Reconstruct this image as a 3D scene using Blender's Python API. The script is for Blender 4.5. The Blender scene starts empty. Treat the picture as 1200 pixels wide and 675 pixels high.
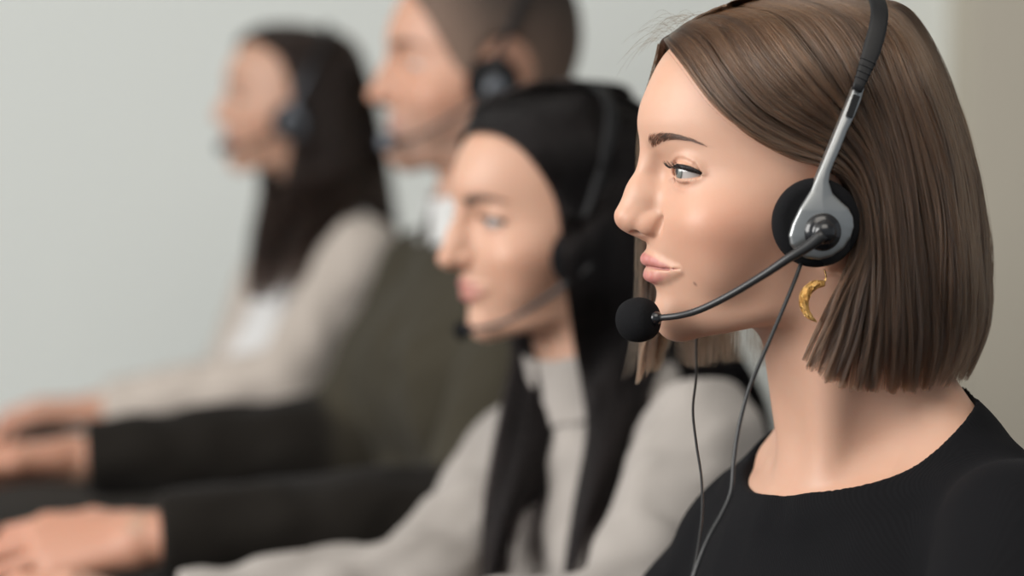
import bpy, math, random
import numpy as np
from mathutils import Vector, Matrix
from mathutils.bvhtree import BVHTree

scene = bpy.context.scene
rng = np.random.default_rng(7)

# ------------------------------------------------------------------ camera
FPX = 2833.0
CAM = np.array([0.0, 0.0, 1.22])
PITCH = math.radians(4.0)
CF = np.array([0.0, math.cos(PITCH), -math.sin(PITCH)])
CU = np.array([0.0, math.sin(PITCH), math.cos(PITCH)])
CR = np.array([1.0, 0.0, 0.0])
cam_data = bpy.data.cameras.new('camera')
cam = bpy.data.objects.new('camera', cam_data)
scene.collection.objects.link(cam)
cam.location = CAM
cam.rotation_euler = (math.pi / 2 - PITCH, 0, 0)
cam_data.sensor_width = 36.0
cam_data.lens = FPX * 36.0 / 1200.0
cam_data.clip_start = 0.05
cam_data.dof.use_dof = True
cam_data.dof.focus_distance = 1.585
cam_data.dof.aperture_fstop = 2.7
cam_data.dof.aperture_blades = 0
scene.camera = cam

def at(u, v, d):
    """world point seen at photo pixel (u, v) at depth d"""
    return CAM + d * CF + CR * (u - 600.0) / FPX * d + CU * (337.5 - v) / FPX * d

# ------------------------------------------------------------------ light
scene.view_settings.view_transform = 'Standard'
scene.view_settings.look = 'None'
scene.view_settings.gamma = 1.0
scene.view_settings.use_curve_mapping = False
scene.view_settings.exposure = 0.0
world = bpy.data.worlds.new('world')
scene.world = world
world.use_nodes = True
bg = world.node_tree.nodes['Background']
bg.inputs[0].default_value = (0.86, 0.93, 1.0, 1)
bg.inputs[1].default_value = 0.36

def area(name, loc, target, sx, sy, power, col):
    l = bpy.data.lights.new(name, 'AREA')
    l.shape = 'RECTANGLE'
    l.size, l.size_y = sx, sy
    l.energy = power
    l.color = col
    o = bpy.data.objects.new(name, l)
    scene.collection.objects.link(o)
    o.location = loc
    o.rotation_euler = (Vector(target) - Vector(loc)).to_track_quat('-Z', 'Y').to_euler()
    return o
area('window_daylight', (-2.6, 0.6, 2.0), (0.1, 1.9, 1.2), 2.2, 1.8, 125, (1.0, 0.98, 0.95))
area('overhead_fill_light', (0.3, 0.6, 2.7), (0.2, 2.0, 1.0), 1.4, 1.4, 22, (1.0, 0.93, 0.84))  # added fill from above on the camera side, no fixture behind it

# ------------------------------------------------------------------ mesh helpers
def new_mesh(name, verts, faces, mat=None, smooth=True, parent=None, colors=None, cname='tint'):
    me = bpy.data.meshes.new(name)
    verts = np.asarray(verts, dtype=np.float32)
    if isinstance(faces, np.ndarray):
        k = faces.shape[1]
        me.vertices.add(len(verts))
        me.vertices.foreach_set('co', verts.ravel())
        me.loops.add(faces.size)
        me.loops.foreach_set('vertex_index', faces.ravel().astype(np.int32))
        me.polygons.add(len(faces))
        me.polygons.foreach_set('loop_start', np.arange(0, faces.size, k, dtype=np.int32))
        me.update(calc_edges=True)
    else:
        me.from_pydata([tuple(map(float, v)) for v in verts], [], [list(map(int, f)) for f in faces])
    me.validate()
    me.polygons.foreach_set('use_smooth', np.full(len(me.polygons), smooth))
    if colors is not None:
        at_ = me.attributes.new(cname, 'FLOAT_COLOR', 'POINT')
        c = np.ones((len(verts), 4), np.float32)
        c[:, :3] = colors
        at_.data.foreach_set('color', c.ravel())
    me.update()
    o = bpy.data.objects.new(name, me)
    scene.collection.objects.link(o)
    if mat:
        me.materials.append(mat)
    if parent is not None:
        o.parent = parent
    return o

def tag(o, label, cat, group=None):
    o['label'] = label
    o['category'] = cat
    if group:
        o['group'] = group
    return o

def surface_nets(f, org, h, snap=True):
    s = f < 0
    n = np.array(f.shape)
    c = [s[i:n[0]-1+i, j:n[1]-1+j, k:n[2]-1+k] for i in (0, 1) for j in (0, 1) for k in (0, 1)]
    anyc = np.zeros(c[0].shape, bool); allc = np.ones(c[0].shape, bool)
    for q in c:
        anyc |= q; allc &= q
    act = anyc & ~allc
    ijk = np.argwhere(act)
    idx = np.full(act.shape, -1, np.int32)
    idx[act] = np.arange(len(ijk))
    cor = np.array([(i, j, k) for i in (0, 1) for j in (0, 1) for k in (0, 1)])
    fv = np.stack([f[ijk[:, 0]+a, ijk[:, 1]+b, ijk[:, 2]+d] for a, b, d in cor], 1).astype(np.float64)
    pos = np.zeros((len(ijk), 3)); cnt = np.zeros(len(ijk))
    for a in range(8):
        for b in range(a+1, 8):
            if np.abs(cor[a]-cor[b]).sum() != 1:
                continue
            m = (fv[:, a] < 0) != (fv[:, b] < 0)
            t = fv[m, a] / (fv[m, a] - fv[m, b])
            pos[m] += cor[a] + t[:, None] * (cor[b] - cor[a])
            cnt[m] += 1
    loc = pos / cnt[:, None]
    if snap:                                   # pull onto the surface along the cell's own gradient
        for _ in range(2):
            x, y, z = loc.T
            wx = np.stack([1-x, x], 1); wy = np.stack([1-y, y], 1); wz = np.stack([1-z, z], 1)
            val = 0; gx = 0; gy = 0; gz = 0
            for q, (i, j, k) in enumerate(cor):
                val = val + fv[:, q]*wx[:, i]*wy[:, j]*wz[:, k]
                gx = gx + fv[:, q]*(2*i-1)*wy[:, j]*wz[:, k]
                gy = gy + fv[:, q]*wx[:, i]*(2*j-1)*wz[:, k]
                gz = gz + fv[:, q]*wx[:, i]*wy[:, j]*(2*k-1)
            g = np.stack([gx, gy, gz], 1)
            g2 = (g*g).sum(1) + 1e-9
            step = -(val/g2)[:, None]*g
            ln = np.linalg.norm(step, axis=1, keepdims=True)
            step *= np.minimum(1, 0.5/np.maximum(ln, 1e-9))
            loc = np.clip(loc + step, 0, 1)
    V = np.asarray(org) + (ijk + loc) * h
    F = []
    for ax in range(3):
        o1, o2 = [(1, 2), (2, 0), (0, 1)][ax]
        sl0 = [slice(None)]*3; sl1 = [slice(None)]*3
        sl0[ax] = slice(0, n[ax]-1); sl1[ax] = slice(1, n[ax])
        a = s[tuple(sl0)]; b = s[tuple(sl1)]
        e = np.argwhere(a != b)
        ok = (e[:, o1] > 0) & (e[:, o2] > 0) & (e[:, o1] < n[o1]-1) & (e[:, o2] < n[o2]-1)
        e = e[ok]
        inside = s[e[:, 0], e[:, 1], e[:, 2]]
        q = []
        for da, db in ((-1, -1), (0, -1), (0, 0), (-1, 0)):
            p = e.copy(); p[:, o1] += da; p[:, o2] += db
            q.append(idx[p[:, 0], p[:, 1], p[:, 2]])
        q = np.stack(q, 1)
        q[~inside] = q[~inside][:, ::-1]
        F.append(q)
    F = np.concatenate(F)
    F = F[(F >= 0).all(1)]
    return V, F

# ------------------------------------------------------------------ signed distance modelling (millimetres)
class Cap:
    """tapered capsule"""
    def __init__(s, a, b, ra, rb=None, k=0.0):
        s.a = np.array(a, float); s.b = np.array(b, float); s.ra = ra; s.rb = ra if rb is None else rb; s.k = k
    def bb(s):
        r = max(s.ra, s.rb)
        return np.minimum(s.a, s.b)-r, np.maximum(s.a, s.b)+r
    def d(s, X, Y, Z):
        ab = s.b - s.a
        L = max((ab*ab).sum(), 1e-9)
        t = ((X-s.a[0])*ab[0] + (Y-s.a[1])*ab[1] + (Z-s.a[2])*ab[2]) / L
        t = np.clip(t, 0, 1)
        dx = X-(s.a[0]+t*ab[0]); dy = Y-(s.a[1]+t*ab[1]); dz = Z-(s.a[2]+t*ab[2])
        return np.sqrt(dx*dx+dy*dy+dz*dz) - (s.ra + (s.rb-s.ra)*t)
    def moved(s, R, T):
        return Cap(R @ s.a + T, R @ s.b + T, s.ra, s.rb, s.k)
    def grown(s, g):
        return Cap(s.a, s.b, s.ra+g, s.rb+g, s.k)
class Ell:
    """ellipsoid with a rotation"""
    def __init__(s, c, r, R=None, k=0.0):
        s.c = np.array(c, float); s.r = np.array(r, float); s.R = np.eye(3) if R is None else R; s.k = k
    def bb(s):
        e = np.sqrt(((s.R*s.r)**2).sum(1))
        return s.c-e, s.c+e
    def d(s, X, Y, Z):
        x = X-s.c[0]; y = Y-s.c[1]; z = Z-s.c[2]
        M = s.R.T
        u = (M[0, 0]*x+M[0, 1]*y+M[0, 2]*z)/s.r[0]
        v = (M[1, 0]*x+M[1, 1]*y+M[1, 2]*z)/s.r[1]
        w = (M[2, 0]*x+M[2, 1]*y+M[2, 2]*z)/s.r[2]
        k0 = np.sqrt(u*u+v*v+w*w)
        k1 = np.sqrt((u/s.r[0])**2+(v/s.r[1])**2+(w/s.r[2])**2)
        return k0*(k0-1)/np.maximum(k1, 1e-6)
    def moved(s, R, T):
        return Ell(R @ s.c + T, s.r, R @ s.R, s.k)
    def grown(s, g):
        return Ell(s.c, s.r+g, s.R, s.k)

def smin(a, b, k):
    if k <= 0:
        return np.minimum(a, b)
    h = np.maximum(k-np.abs(a-b), 0)/k
    return np.minimum(a, b) - h*h*k*0.25
def smax(a, b, k):
    return -smin(-a, -b, k)

class Grid:
    def __init__(s, lo, hi, h):
        s.h = h; s.lo = np.array(lo, float)
        s.n = np.ceil((np.array(hi)-s.lo)/h).astype(int)+1
        s.ax = [np.float32(s.lo[i]+h*np.arange(s.n[i])) for i in range(3)]
        s.f = np.full(s.n, 1e3, np.float32)
    def sub(s, lo, hi):
        i0 = np.clip(np.floor((lo-s.lo)/s.h).astype(int), 0, s.n)
        i1 = np.clip(np.ceil((hi-s.lo)/s.h).astype(int)+1, 0, s.n)
        if (i1 <= i0).any():
            return None, None
        sl = tuple(slice(a, b) for a, b in zip(i0, i1))
        X = s.ax[0][sl[0]][:, None, None]; Y = s.ax[1][sl[1]][None, :, None]; Z = s.ax[2][sl[2]][None, None, :]
        return sl, (X, Y, Z)
    def op(s, lo, hi, fn):
        sl, P = s.sub(np.array(lo, float), np.array(hi, float))
        if sl is not None:
            s.f[sl] = fn(s.f[sl], *P)
    def add(s, p, k=None, mir=False, wide=12.0):
        k = p.k if k is None else k
        lo, hi = p.bb(); m = k+wide+3*s.h
        s.op(lo-m, hi+m, lambda f, X, Y, Z: smin(f, p.d(X, Y, Z), k))
        if mir:
            s.add(mirrored(p), k, False, wide)
    def cut(s, p, k=None, mir=False):
        k = p.k if k is None else k
        lo, hi = p.bb(); m = k+3*s.h
        s.op(lo-m, hi+m, lambda f, X, Y, Z: smax(f, -p.d(X, Y, Z), k))
        if mir:
            s.cut(mirrored(p), k)
    def mesh(s):
        return surface_nets(s.f, s.lo, s.h)
MIR = np.diag([1.0, -1.0, 1.0])
def mirrored(p):
    if isinstance(p, Cap):
        return Cap(MIR @ p.a, MIR @ p.b, p.ra, p.rb, p.k)
    return Ell(MIR @ p.c, p.r, MIR @ p.R, p.k)

def rotm(axis, deg):
    return np.array(Matrix.Rotation(math.radians(deg), 3, axis))

def pose(yaw, pitch=0.0, roll=0.0):
    """head / body local (x forward, y left, z up) to world; yaw 0 faces world -X, positive turns to the camera;
    positive pitch nods down, positive roll drops the left side"""
    y = math.radians(yaw)
    B = np.array([[-math.cos(y), math.sin(y), 0], [-math.sin(y), -math.cos(y), 0], [0, 0, 1]])
    return B @ rotm('Y', pitch) @ rotm('X', -roll)

# ------------------------------------------------------------------ heads
HZ = np.array([-110, -95, -82, -75, -65, -57, -49, -35, -20, -8, 0, 20, 33, 46, 55, 64, 75, 88, 100, 110, 118, 126, 131, 135, 138], float)
HF = np.array([60, 70, 80, 86, 91.3, 93.2, 94.6, 97.5, 99.5, 98.5, 97.5, 96.5, 97.5, 101.5, 105.2, 106.4, 104.6, 99, 93.5, 87, 78, 63, 50, 34, 6], float)
HB = np.array([-60, -62, -64, -65, -66, -67, -68, -71, -76, -81, -85, -92, -95.5, -98, -99, -99, -98, -95, -91, -85, -77, -64, -52, -38, -6], float)
HW = np.array([36, 40, 44, 45.5, 48, 50, 52.5, 57, 62, 65.5, 67, 69.5, 70.5, 71.5, 72, 72, 71.5, 69, 64.5, 58.5, 51.5, 41, 33, 23, 5], float)
HX = np.array([8, 8, 8, 8, 9, 10, 11, 13, 16, 18, 18, 14, 11, 9, 7, 6, 4, 2, 1, 0, 0, 0, 0, 0, 0], float)
HN = np.array([1.7, 1.7, 1.7, 1.7, 1.68, 1.66, 1.65, 1.66, 1.75, 1.9, 2.0, 1.9, 1.8, 1.75, 1.75, 1.77, 1.8, 1.9, 1.95, 2, 2, 2, 2, 2, 2], float)

def smooth_table(z, t):
    zz = np.arange(-112, 140, 1.0)
    v = np.interp(zz, HZ, t)
    k = np.exp(-0.5*(np.arange(-12, 13)/3.0)**2); k /= k.sum()
    pad = np.concatenate([np.full(12, v[0]), v, np.full(12, v[-1])])
    return np.interp(z, zz, np.convolve(pad, k, 'valid'))

EYE_C = np.array([75.0, 31.0, 32.0]); LID_R = 13.4
CAN_O = np.array([71.5, 44.5, 29.5]); CAN_I = np.array([83.5, 19.0, 31.0])

def eye_frame(h):
    a = h['can_o']-h['can_i']; L = np.linalg.norm(a); a = a/L
    fwd = np.array([1.0, 0.0, 0.0]); fwd -= a*(fwd @ a); fwd /= np.linalg.norm(fwd)
    up = np.cross(a, fwd)
    if up[2] < 0:
        up = -up
    return h['can_i'], a, L, fwd, up

def lid_curve(h, ang, R, n=25, t0=0.0, t1=1.0):
    """points on the lid sphere at opening angle ang (degrees, + up) from inner (0) to outer (1) corner"""
    I, a, L, fwd, up = eye_frame(h)
    out = []
    for t in np.linspace(t0, t1, n):
        c = math.cos(math.radians(ang)); s = math.sin(math.radians(ang))
        b = fwd*c + up*s
        p0 = I + a*L*t
        w = p0 - h['eye']
        B = b @ w; C = w @ w - R*R
        D = B*B - C
        out.append(p0 + b*(-B+math.sqrt(D)) if D > 0 and -B+math.sqrt(D) > 0 else p0)
    return np.array(out)

FEMALE = dict(eye=EYE_C, can_o=CAN_O, can_i=CAN_I, up=27.0, low=-17.0, nose=1.0, brow=0.0, jaw=0.0, neck_r=50.0, ear=True)

def build_head(h, hstep, lo, hi, extra):
    """field of a head, joined to the neck and shoulder shapes in extra (head-local mm)"""
    g = Grid(lo, hi, hstep)
    sl, (X, Y, Z) = g.sub(np.array([-112, -84, -112.]), np.array([128, 84, 142.]))
    z = Z.ravel()
    F, B, W, C, N = [smooth_table(z, t)[None, None, :].astype(np.float32) for t in (HF, HB, HW, HX, HN)]
    W = W + h['jaw']*np.exp(-((Z+50)/28.0)**2)
    F = F + h['brow']*np.exp(-((Z-50)/9.0)**2) + h.get('chin', 0)*np.exp(-((Z+66)/16.0)**2)
    dx = X - C
    a = np.where(dx > 0, F-C, C-B)
    n = np.where(dx > 0, N, 2.15)
    G = (np.abs(dx)/a)**n + (np.abs(Y)/W)**n
    G = np.maximum(G, 1e-4)**(1/n)
    rad = np.sqrt(dx*dx+Y*Y)
    d = (rad - rad/np.maximum(G, 1e-3))
    d = np.where(rad < 6, -np.minimum(a, W), d)
    d = np.maximum(d, np.maximum(Z-138.0, -110-Z))
    gx, gy, gz = np.gradient(d, hstep)
    gm = np.clip(np.sqrt(gx*gx+gy*gy+gz*gz), 0.8, 3.0)
    d = d/gm
    # under-jaw plane from chin to the angle of the jaw
    nx, nz = -0.24, -0.971
    und = (X-78)*nx + (Z+82.0)*nz
    d = smax(d, und, 14.0)
    g.f[sl] = np.minimum(g.f[sl], d)
    # cheekbones, jaw corners, chin
    g.add(Ell((58, 44, -2), (22, 15, 14)), 26, True)
    g.add(Ell((80, 0, -67), (12.0, 15, 12.5)), 12)
    g.add(Ell((58, 38, -26), (15, 13, 18)), 22, True)
    # sockets
    g.cut(Ell((101.5, 30, 30), (13.0, 15, 9.0), rotm('Z', 22)), 14, True)
    g.cut(Ell((98, 15.5, 32), (6.5, 4.5, 8)), 8, True)
    def xs(y, z):
        iy = int(round((y-g.lo[1])/hstep)); iz = int(round((z-g.lo[2])/hstep))
        colf = g.f[:, iy, iz]; i = np.nonzero(colf < 0)[0].max()
        return g.lo[0]+hstep*(i+colf[i]/(colf[i]-colf[i+1]))
    # mouth: lips laid along the front of the face
    prot = h.get('lips', 1.0)
    up_y = [0, 4, 9, 15, 21, 26.5]; lo_y = [0, 5, 10, 15.5, 21, 26.5]
    up_z = [-27.6, -27.0, -27.9, -29.9, -31.8, -33.3]; lo_z = [-38.0, -38.1, -37.6, -36.6, -35.2, -33.9]
    up_r = [4.4, 4.5, 4.2, 3.5, 2.6, 1.6]; lo_r = [5.5, 5.5, 5.1, 4.3, 3.0, 1.6]
    up_p = [5.6, 5.6, 4.4, 2.5, 0.7, -0.7]; lo_p = [5.5, 5.5, 4.5, 2.4, 0.4, -1.0]
    sm = h.get('smile', 0.0)
    bend = lambda ys, zs: [z+sm*(y/26.0)**2 for y, z in zip(ys, zs)]
    up_z, lo_z, sl_z0 = bend(up_y, up_z), bend(lo_y, lo_z), sm
    up_l = [((xs(y, z)-r+p*prot, y, z), r) for y, z, r, p in zip(up_y, up_z, up_r, up_p)]
    lo_l = [((xs(y, z)-r+p*prot, y, z), r) for y, z, r, p in zip(lo_y, lo_z, lo_r, lo_p)]
    sl_y = [0, 5, 10, 16, 22, 29.0]; sl_z = bend(sl_y, [-32.3, -31.9, -32.1, -32.9, -33.5, -33.4])
    slit = [(xs(y, z)+o_*prot, y, z) for y, z, o_ in zip(sl_y, sl_z, (3.4, 3.5, 2.8, 1.7, 1.0, 0.9))]
    for pts in (up_l, lo_l):
        ch = [Cap(p, r_, ra, rb) for (p, ra), (r_, rb) in zip(pts[:-1], pts[1:])]
        def fn(f, X, Y, Z, ch=ch):
            Ya = np.abs(Y)
            dd = ch[0].d(X, Ya, Z)
            for c in ch[1:]:
                dd = smin(dd, c.d(X, Ya, Z), 1.0)
            return smin(f, dd, 4.5)
        g.op((66, -36, -54), (115, 36, -13), fn)
    def fn(f, X, Y, Z):
        Ya = np.abs(Y); dd = None
        for p, r_, q_ in zip(slit[:-1], slit[1:], (0.9, 0.9, 0.9, 0.85, 0.6)):
            c = Cap(p, r_, q_, q_ if q_ > .8 else 0.3).d(X, Ya, Z)
            dd = c if dd is None else np.minimum(dd, c)
        return smax(f, -dd, 1.4)
    g.op((66, -36, -42), (115, 36, -24), fn)
    g.cut(Cap((xs(0, -14)+1.9, 0, -14), (xs(0, -22)+2.0, 0, -22), 2.3, 2.7), 3)
    g.cut(Ell((xs(0, -49)+5, 0, -49.5), (5.5, 16, 4.0)), 8)
    # nose
    q = h['nose']
    nd = h.get('drop', 0.0)
    tip = np.array([113.3+(q-1)*14, 0, 1.8-nd])
    g.add(Cap((97.2, 0, 46), (104.6+(q-1)*8, 0, 20), 5.4, 6.5), 9)
    g.add(Cap((104.6+(q-1)*8, 0, 20), tip, 6.5, 8.4), 7)
    g.add(Cap(tip+[-1.3, 2.2, -1.0], tip+[-2.3, 4, -2.3], 7.2, 6.5), 4, True)
    g.add(Cap((99, 0, 12), (102, 0, 0), 13, 11.5), 9)
    g.add(Cap(tip+[-1.3, 0, -4.8], (101, 0, -9.3), 3.6, 4.6), 4)
    g.add(Ell((99.5, 11.6, -3.0), (9.6, 5.0, 7.2), rotm('Z', -12) @ rotm('Y', 24)), 3.5, True)
    ax_ = xs(18.6, -3.5)
    g.cut(Ell((ax_+0.3, 18.2, -3.2), (2.0, 1.5, 6.0), rotm('Y', -25)), 3.5, True)
    g.cut(Ell((107.3, 7.0, -9.0), (7.0, 3.0, 3.4), rotm('Z', -22) @ rotm('Y', 24)), 1.4, True)
    # eyelids with an almond opening
    for sgn in ((1, -1)):
        E = h['eye']*[1, sgn, 1]
        g.add(Ell(E, (LID_R, LID_R+1, LID_R)), 5.5)
        I, A, L, fw, upv = eye_frame(h)
        def fn(f, X, Y, Z, sgn=sgn):
            Yq = Y*sgn
            px, py, pz = X-I[0], Yq-I[1], Z-I[2]
            t = (px*A[0]+py*A[1]+pz*A[2])/L
            cf = px*fw[0]+py*fw[1]+pz*fw[2]
            cu = px*upv[0]+py*upv[1]+pz*upv[2]
            au = math.radians(h['up']); al = math.radians(-h['low'])
            d1 = cu*math.cos(au) - cf*math.sin(au)
            d2 = -cu*math.cos(al) - cf*math.sin(al)
            w = np.maximum(d1, d2)
            w = np.maximum(w, np.maximum(-t, t-1)*L)
            sph = np.sqrt((X-h['eye'][0])**2+(Yq-h['eye'][1])**2+(Z-h['eye'][2])**2)-22
            w = np.maximum(w, sph)
            w = np.maximum(w, 6-cf*0-(X-60))
            return smax(f, -w, 1.0)
        g.op(E-24, E+24, fn)
        # upper lid fold
        fold = lid_curve(h, h['up']+21, LID_R+0.5, 9, 0.06, 0.98)*[1, sgn, 1]
        for p, r_ in zip(fold[:-1], fold[1:]):
            g.cut(Cap(p, r_, 0.75), 2.2)
        bag = lid_curve(h, h['low']-24, LID_R+0.8, 7, 0.05, 0.75)*[1, sgn, 1]
        for p, r_ in zip(bag[:-1], bag[1:]):
            g.cut(Cap(p, r_, 0.6), 2.5)
    # ears
    if h['ear']:
        for sgn in (1, -1):
            R = np.diag([1.0, sgn, 1.0]) @ rotm('Z', 22) @ rotm('X', -8) @ rotm('Y', 14)
            oc = np.array([-4.0, sgn*72.5, 6.0+h.get('ear_dz', 0)])
            tmp = Grid(oc-[30, 22, 42], oc+[30, 22, 42], hstep)
            tmp.add(Ell(oc, (16.5, 4.6, 29.0), R))
            tmp.cut(Ell(oc+R @ np.array([1.5, 6.5, 5.0]), (12.0, 6.5, 22.0), R), 2.5)
            tmp.add(Cap(oc+R @ np.array([-7.5, 1.0, -14.0]), oc+R @ np.array([-4.5, 2.0, 13.0]), 3.0, 2.6), 2.5)
            tmp.cut(Ell(oc+R @ np.array([3.0, 4.5, -8.0]), (6.5, 6.0, 8.0), R), 2.5)
            tmp.add(Cap(oc+R @ np.array([13.0, 2.0, -9.0]), oc+R @ np.array([13.0, 2.0, -4.0]), 4.0, 3.5), 2.5)
            tmp.add(Cap(oc+R @ np.array([4.0, 1.0, -29.0]), oc+R @ np.array([1.0, 1.0, -25.0]), 6.0, 6.0), 3.0)
            ref = tmp
            def fn(f, X, Y, Z, ref=ref):
                ix = np.rint((X.ravel()-ref.lo[0])/hstep).astype(int); iy = np.rint((Y.ravel()-ref.lo[1])/hstep).astype(int); iz = np.rint((Z.ravel()-ref.lo[2])/hstep).astype(int)
                ix, iy, iz = [np.clip(q_, 0, m-1) for q_, m in zip((ix, iy, iz), ref.n)]
                return smin(f, ref.f[np.ix_(ix, iy, iz)], 4.0)
            # align the small grid to the large one
            sh = (ref.lo-g.lo)/hstep; ref.lo = g.lo+np.rint(sh)*hstep
            hi_ = ref.lo + (ref.n-1)*hstep
            g.op(ref.lo+hstep, hi_-hstep, fn)
    for p in extra:
        g.add(p, wide=40.0)
    return g, dict(up=up_l, lo=lo_l)

SKIN = np.array([0.565, 0.338, 0.240])
def face_colors(V, h, lips, skin=SKIN, lip=(0.46, 0.17, 0.155), blush=0.42):
    x, y, z = V.T
    ya = np.abs(y)
    col = np.tile(skin, (len(V), 1)).astype(np.float64)
    def mix(m, c):
        m = np.clip(m, 0, 1)[:, None]
        col[:] = col*(1-m) + np.array(c)*m
    def blob(cx, cy, cz, rx, ry, rz):
        return np.exp(-(((x-cx)/rx)**2+((ya-cy)/ry)**2+((z-cz)/rz)**2))
    red = skin*np.array([1.0, 0.74, 0.66])
    mix(blush*blob(58, 50, -8, 34, 40, 26), red)
    mix(0.30*blob(119, 0, 0, 9, 9, 8), red)
    mix(0.30*blob(102, 13, -6, 8, 6, 7), red)
    mix(0.25*blob(84, 30, 20, 10, 14, 5), skin*np.array([0.88, 0.76, 0.76]))
    mix(0.30*blob(-8, 72, 8, 20, 12, 30), red)
    # soft brow hair shade and a mole are pigment
    by = np.array([11, 19, 30, 41, 50]); bz = np.array([49.0, 51.8, 54.4, 53.0, 48.0]); bw = np.array([3.2, 3.4, 2.6, 1.6, 0.7])
    zc = np.interp(ya, by, bz); wb = np.interp(ya, by, bw)*h.get('brow_w', 1.0)
    e = np.clip((ya-7.0)/9, 0, 1)*np.clip((53-ya)/6, 0, 1)*(x > 60)
    mix(h.get('brow_k', 1.0)*np.interp(ya, [11, 25, 50], [0.60, 0.50, 0.22])*e*np.exp(-((z-zc)/wb)**4), (0.10, 0.065, 0.05))
    for mx_, my_, mz_, mr_ in h.get('moles', ()):
        mix(0.75*np.exp(-(((x-mx_)/4)**2+((y-my_)/mr_)**2+((z-mz_)/mr_)**2)**2), (0.16, 0.08, 0.06))
    near = (x > 70) & (ya < 30) & (z > -52) & (z < -16)
    if near.any():
        Xn, Yn, Zn = x[near], ya[near], z[near]
        dd = np.full(near.sum(), 50.0)
        for pts, grow in ((lips['up'], 0.55), (lips['lo'], 0.25)):
            for (p, ra), (q, rb) in zip(pts[:-1], pts[1:]):
                dd = np.minimum(dd, Cap(p, q, ra, rb).d(Xn, Yn, Zn)-grow)
        m = np.zeros(len(V))
        lim = np.interp(Yn, [0, 4, 12, 20, 27], [-23.6, -22.8, -24.6, -28.6, -32.3])
        lowl = np.interp(Yn, [0, 8, 16, 27], [-44.0, -43.4, -40.4, -34.6])
        ok = np.clip((lim-Zn)/1.2+.5, 0, 1)*np.clip((Zn-lowl)/1.5+.5, 0, 1)
        m[near] = np.clip(0.8-dd/1.2, 0, 1)*ok
        mix(m*0.9, lip)
    return col

def mat_principled(name, color=(0.5, 0.5, 0.5), rough=0.5, metal=0.0, **kw):
    m = bpy.data.materials.new(name); m.use_nodes = True
    b = m.node_tree.nodes['Principled BSDF']
    b.inputs['Base Color'].default_value = (*color, 1)
    b.inputs['Roughness'].default_value = rough
    b.inputs['Metallic'].default_value = metal
    for k_, v_ in kw.items():
        b.inputs[k_].default_value = v_
    return m
def nodes(m):
    nt = m.node_tree
    return nt, nt.nodes['Principled BSDF']

def mat_skin(name, pores=True):
    m = mat_principled(name, rough=0.46)
    nt, b = nodes(m)
    at_ = nt.nodes.new('ShaderNodeAttribute'); at_.attribute_name = 'tint'
    tc = nt.nodes.new('ShaderNodeTexCoord')
    n1 = nt.nodes.new('ShaderNodeTexNoise'); n1.inputs['Scale'].default_value = 60; n1.inputs['Detail'].default_value = 4
    nt.links.new(tc.outputs['Object'], n1.inputs['Vector'])
    mx = nt.nodes.new('ShaderNodeMix'); mx.data_type = 'RGBA'; mx.blend_type = 'MULTIPLY'
    rp = nt.nodes.new('ShaderNodeMapRange'); rp.inputs[1].default_value = 0.3; rp.inputs[2].default_value = 0.75
    nt.links.new(n1.outputs['Fac'], rp.inputs[0])
    rp.inputs[3].default_value = 0.0; rp.inputs[4].default_value = 0.35
    nt.links.new(rp.outputs[0], mx.inputs[0])
    nt.links.new(at_.outputs['Color'], mx.inputs[6]); mx.inputs[7].default_value = (0.97, 0.86, 0.82, 1)
    nt.links.new(mx.outputs[2], b.inputs['Base Color'])
    b.inputs['Subsurface Weight'].default_value = 0.25
    b.inputs['Subsurface Radius'].default_value = (1.0, 0.35, 0.2)
    b.inputs['Subsurface Scale'].default_value = 0.006
    b.inputs['Specular IOR Level'].default_value = 0.42
    if pores:
        n2 = nt.nodes.new('ShaderNodeTexNoise'); n2.inputs['Scale'].default_value = 900; n2.inputs['Detail'].default_value = 3
        nt.links.new(tc.outputs['Object'], n2.inputs['Vector'])
        bp = nt.nodes.new('ShaderNodeBump'); bp.inputs['Strength'].default_value = 0.10; bp.inputs['Distance'].default_value = 0.0006
        nt.links.new(n2.outputs['Fac'], bp.inputs['Height']); nt.links.new(bp.outputs[0], b.inputs['Normal'])
    return m
SKIN_MAT = mat_skin('skin')

# ------------------------------------------------------------------ materials
def noise_bump(m, scale, strength, dist=0.001, detail=3, kind='NOISE', stretch=None):
    nt, b = nodes(m)
    tc = nt.nodes.new('ShaderNodeTexCoord')
    src = tc.outputs['Object']
    if stretch:
        mp = nt.nodes.new('ShaderNodeMapping'); mp.inputs['Scale'].default_value = stretch
        nt.links.new(src, mp.inputs['Vector']); src = mp.outputs[0]
    if kind == 'NOISE':
        n = nt.nodes.new('ShaderNodeTexNoise'); n.inputs['Scale'].default_value = scale; n.inputs['Detail'].default_value = detail
        out = n.outputs['Fac']
    else:
        n = nt.nodes.new('ShaderNodeTexVoronoi'); n.inputs['Scale'].default_value = scale
        out = n.outputs['Distance']
    nt.links.new(src, n.inputs['Vector'])
    bp = nt.nodes.new('ShaderNodeBump'); bp.inputs['Strength'].default_value = strength; bp.inputs['Distance'].default_value = dist
    nt.links.new(out, bp.inputs['Height']); nt.links.new(bp.outputs[0], b.inputs['Normal'])
    return m

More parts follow.
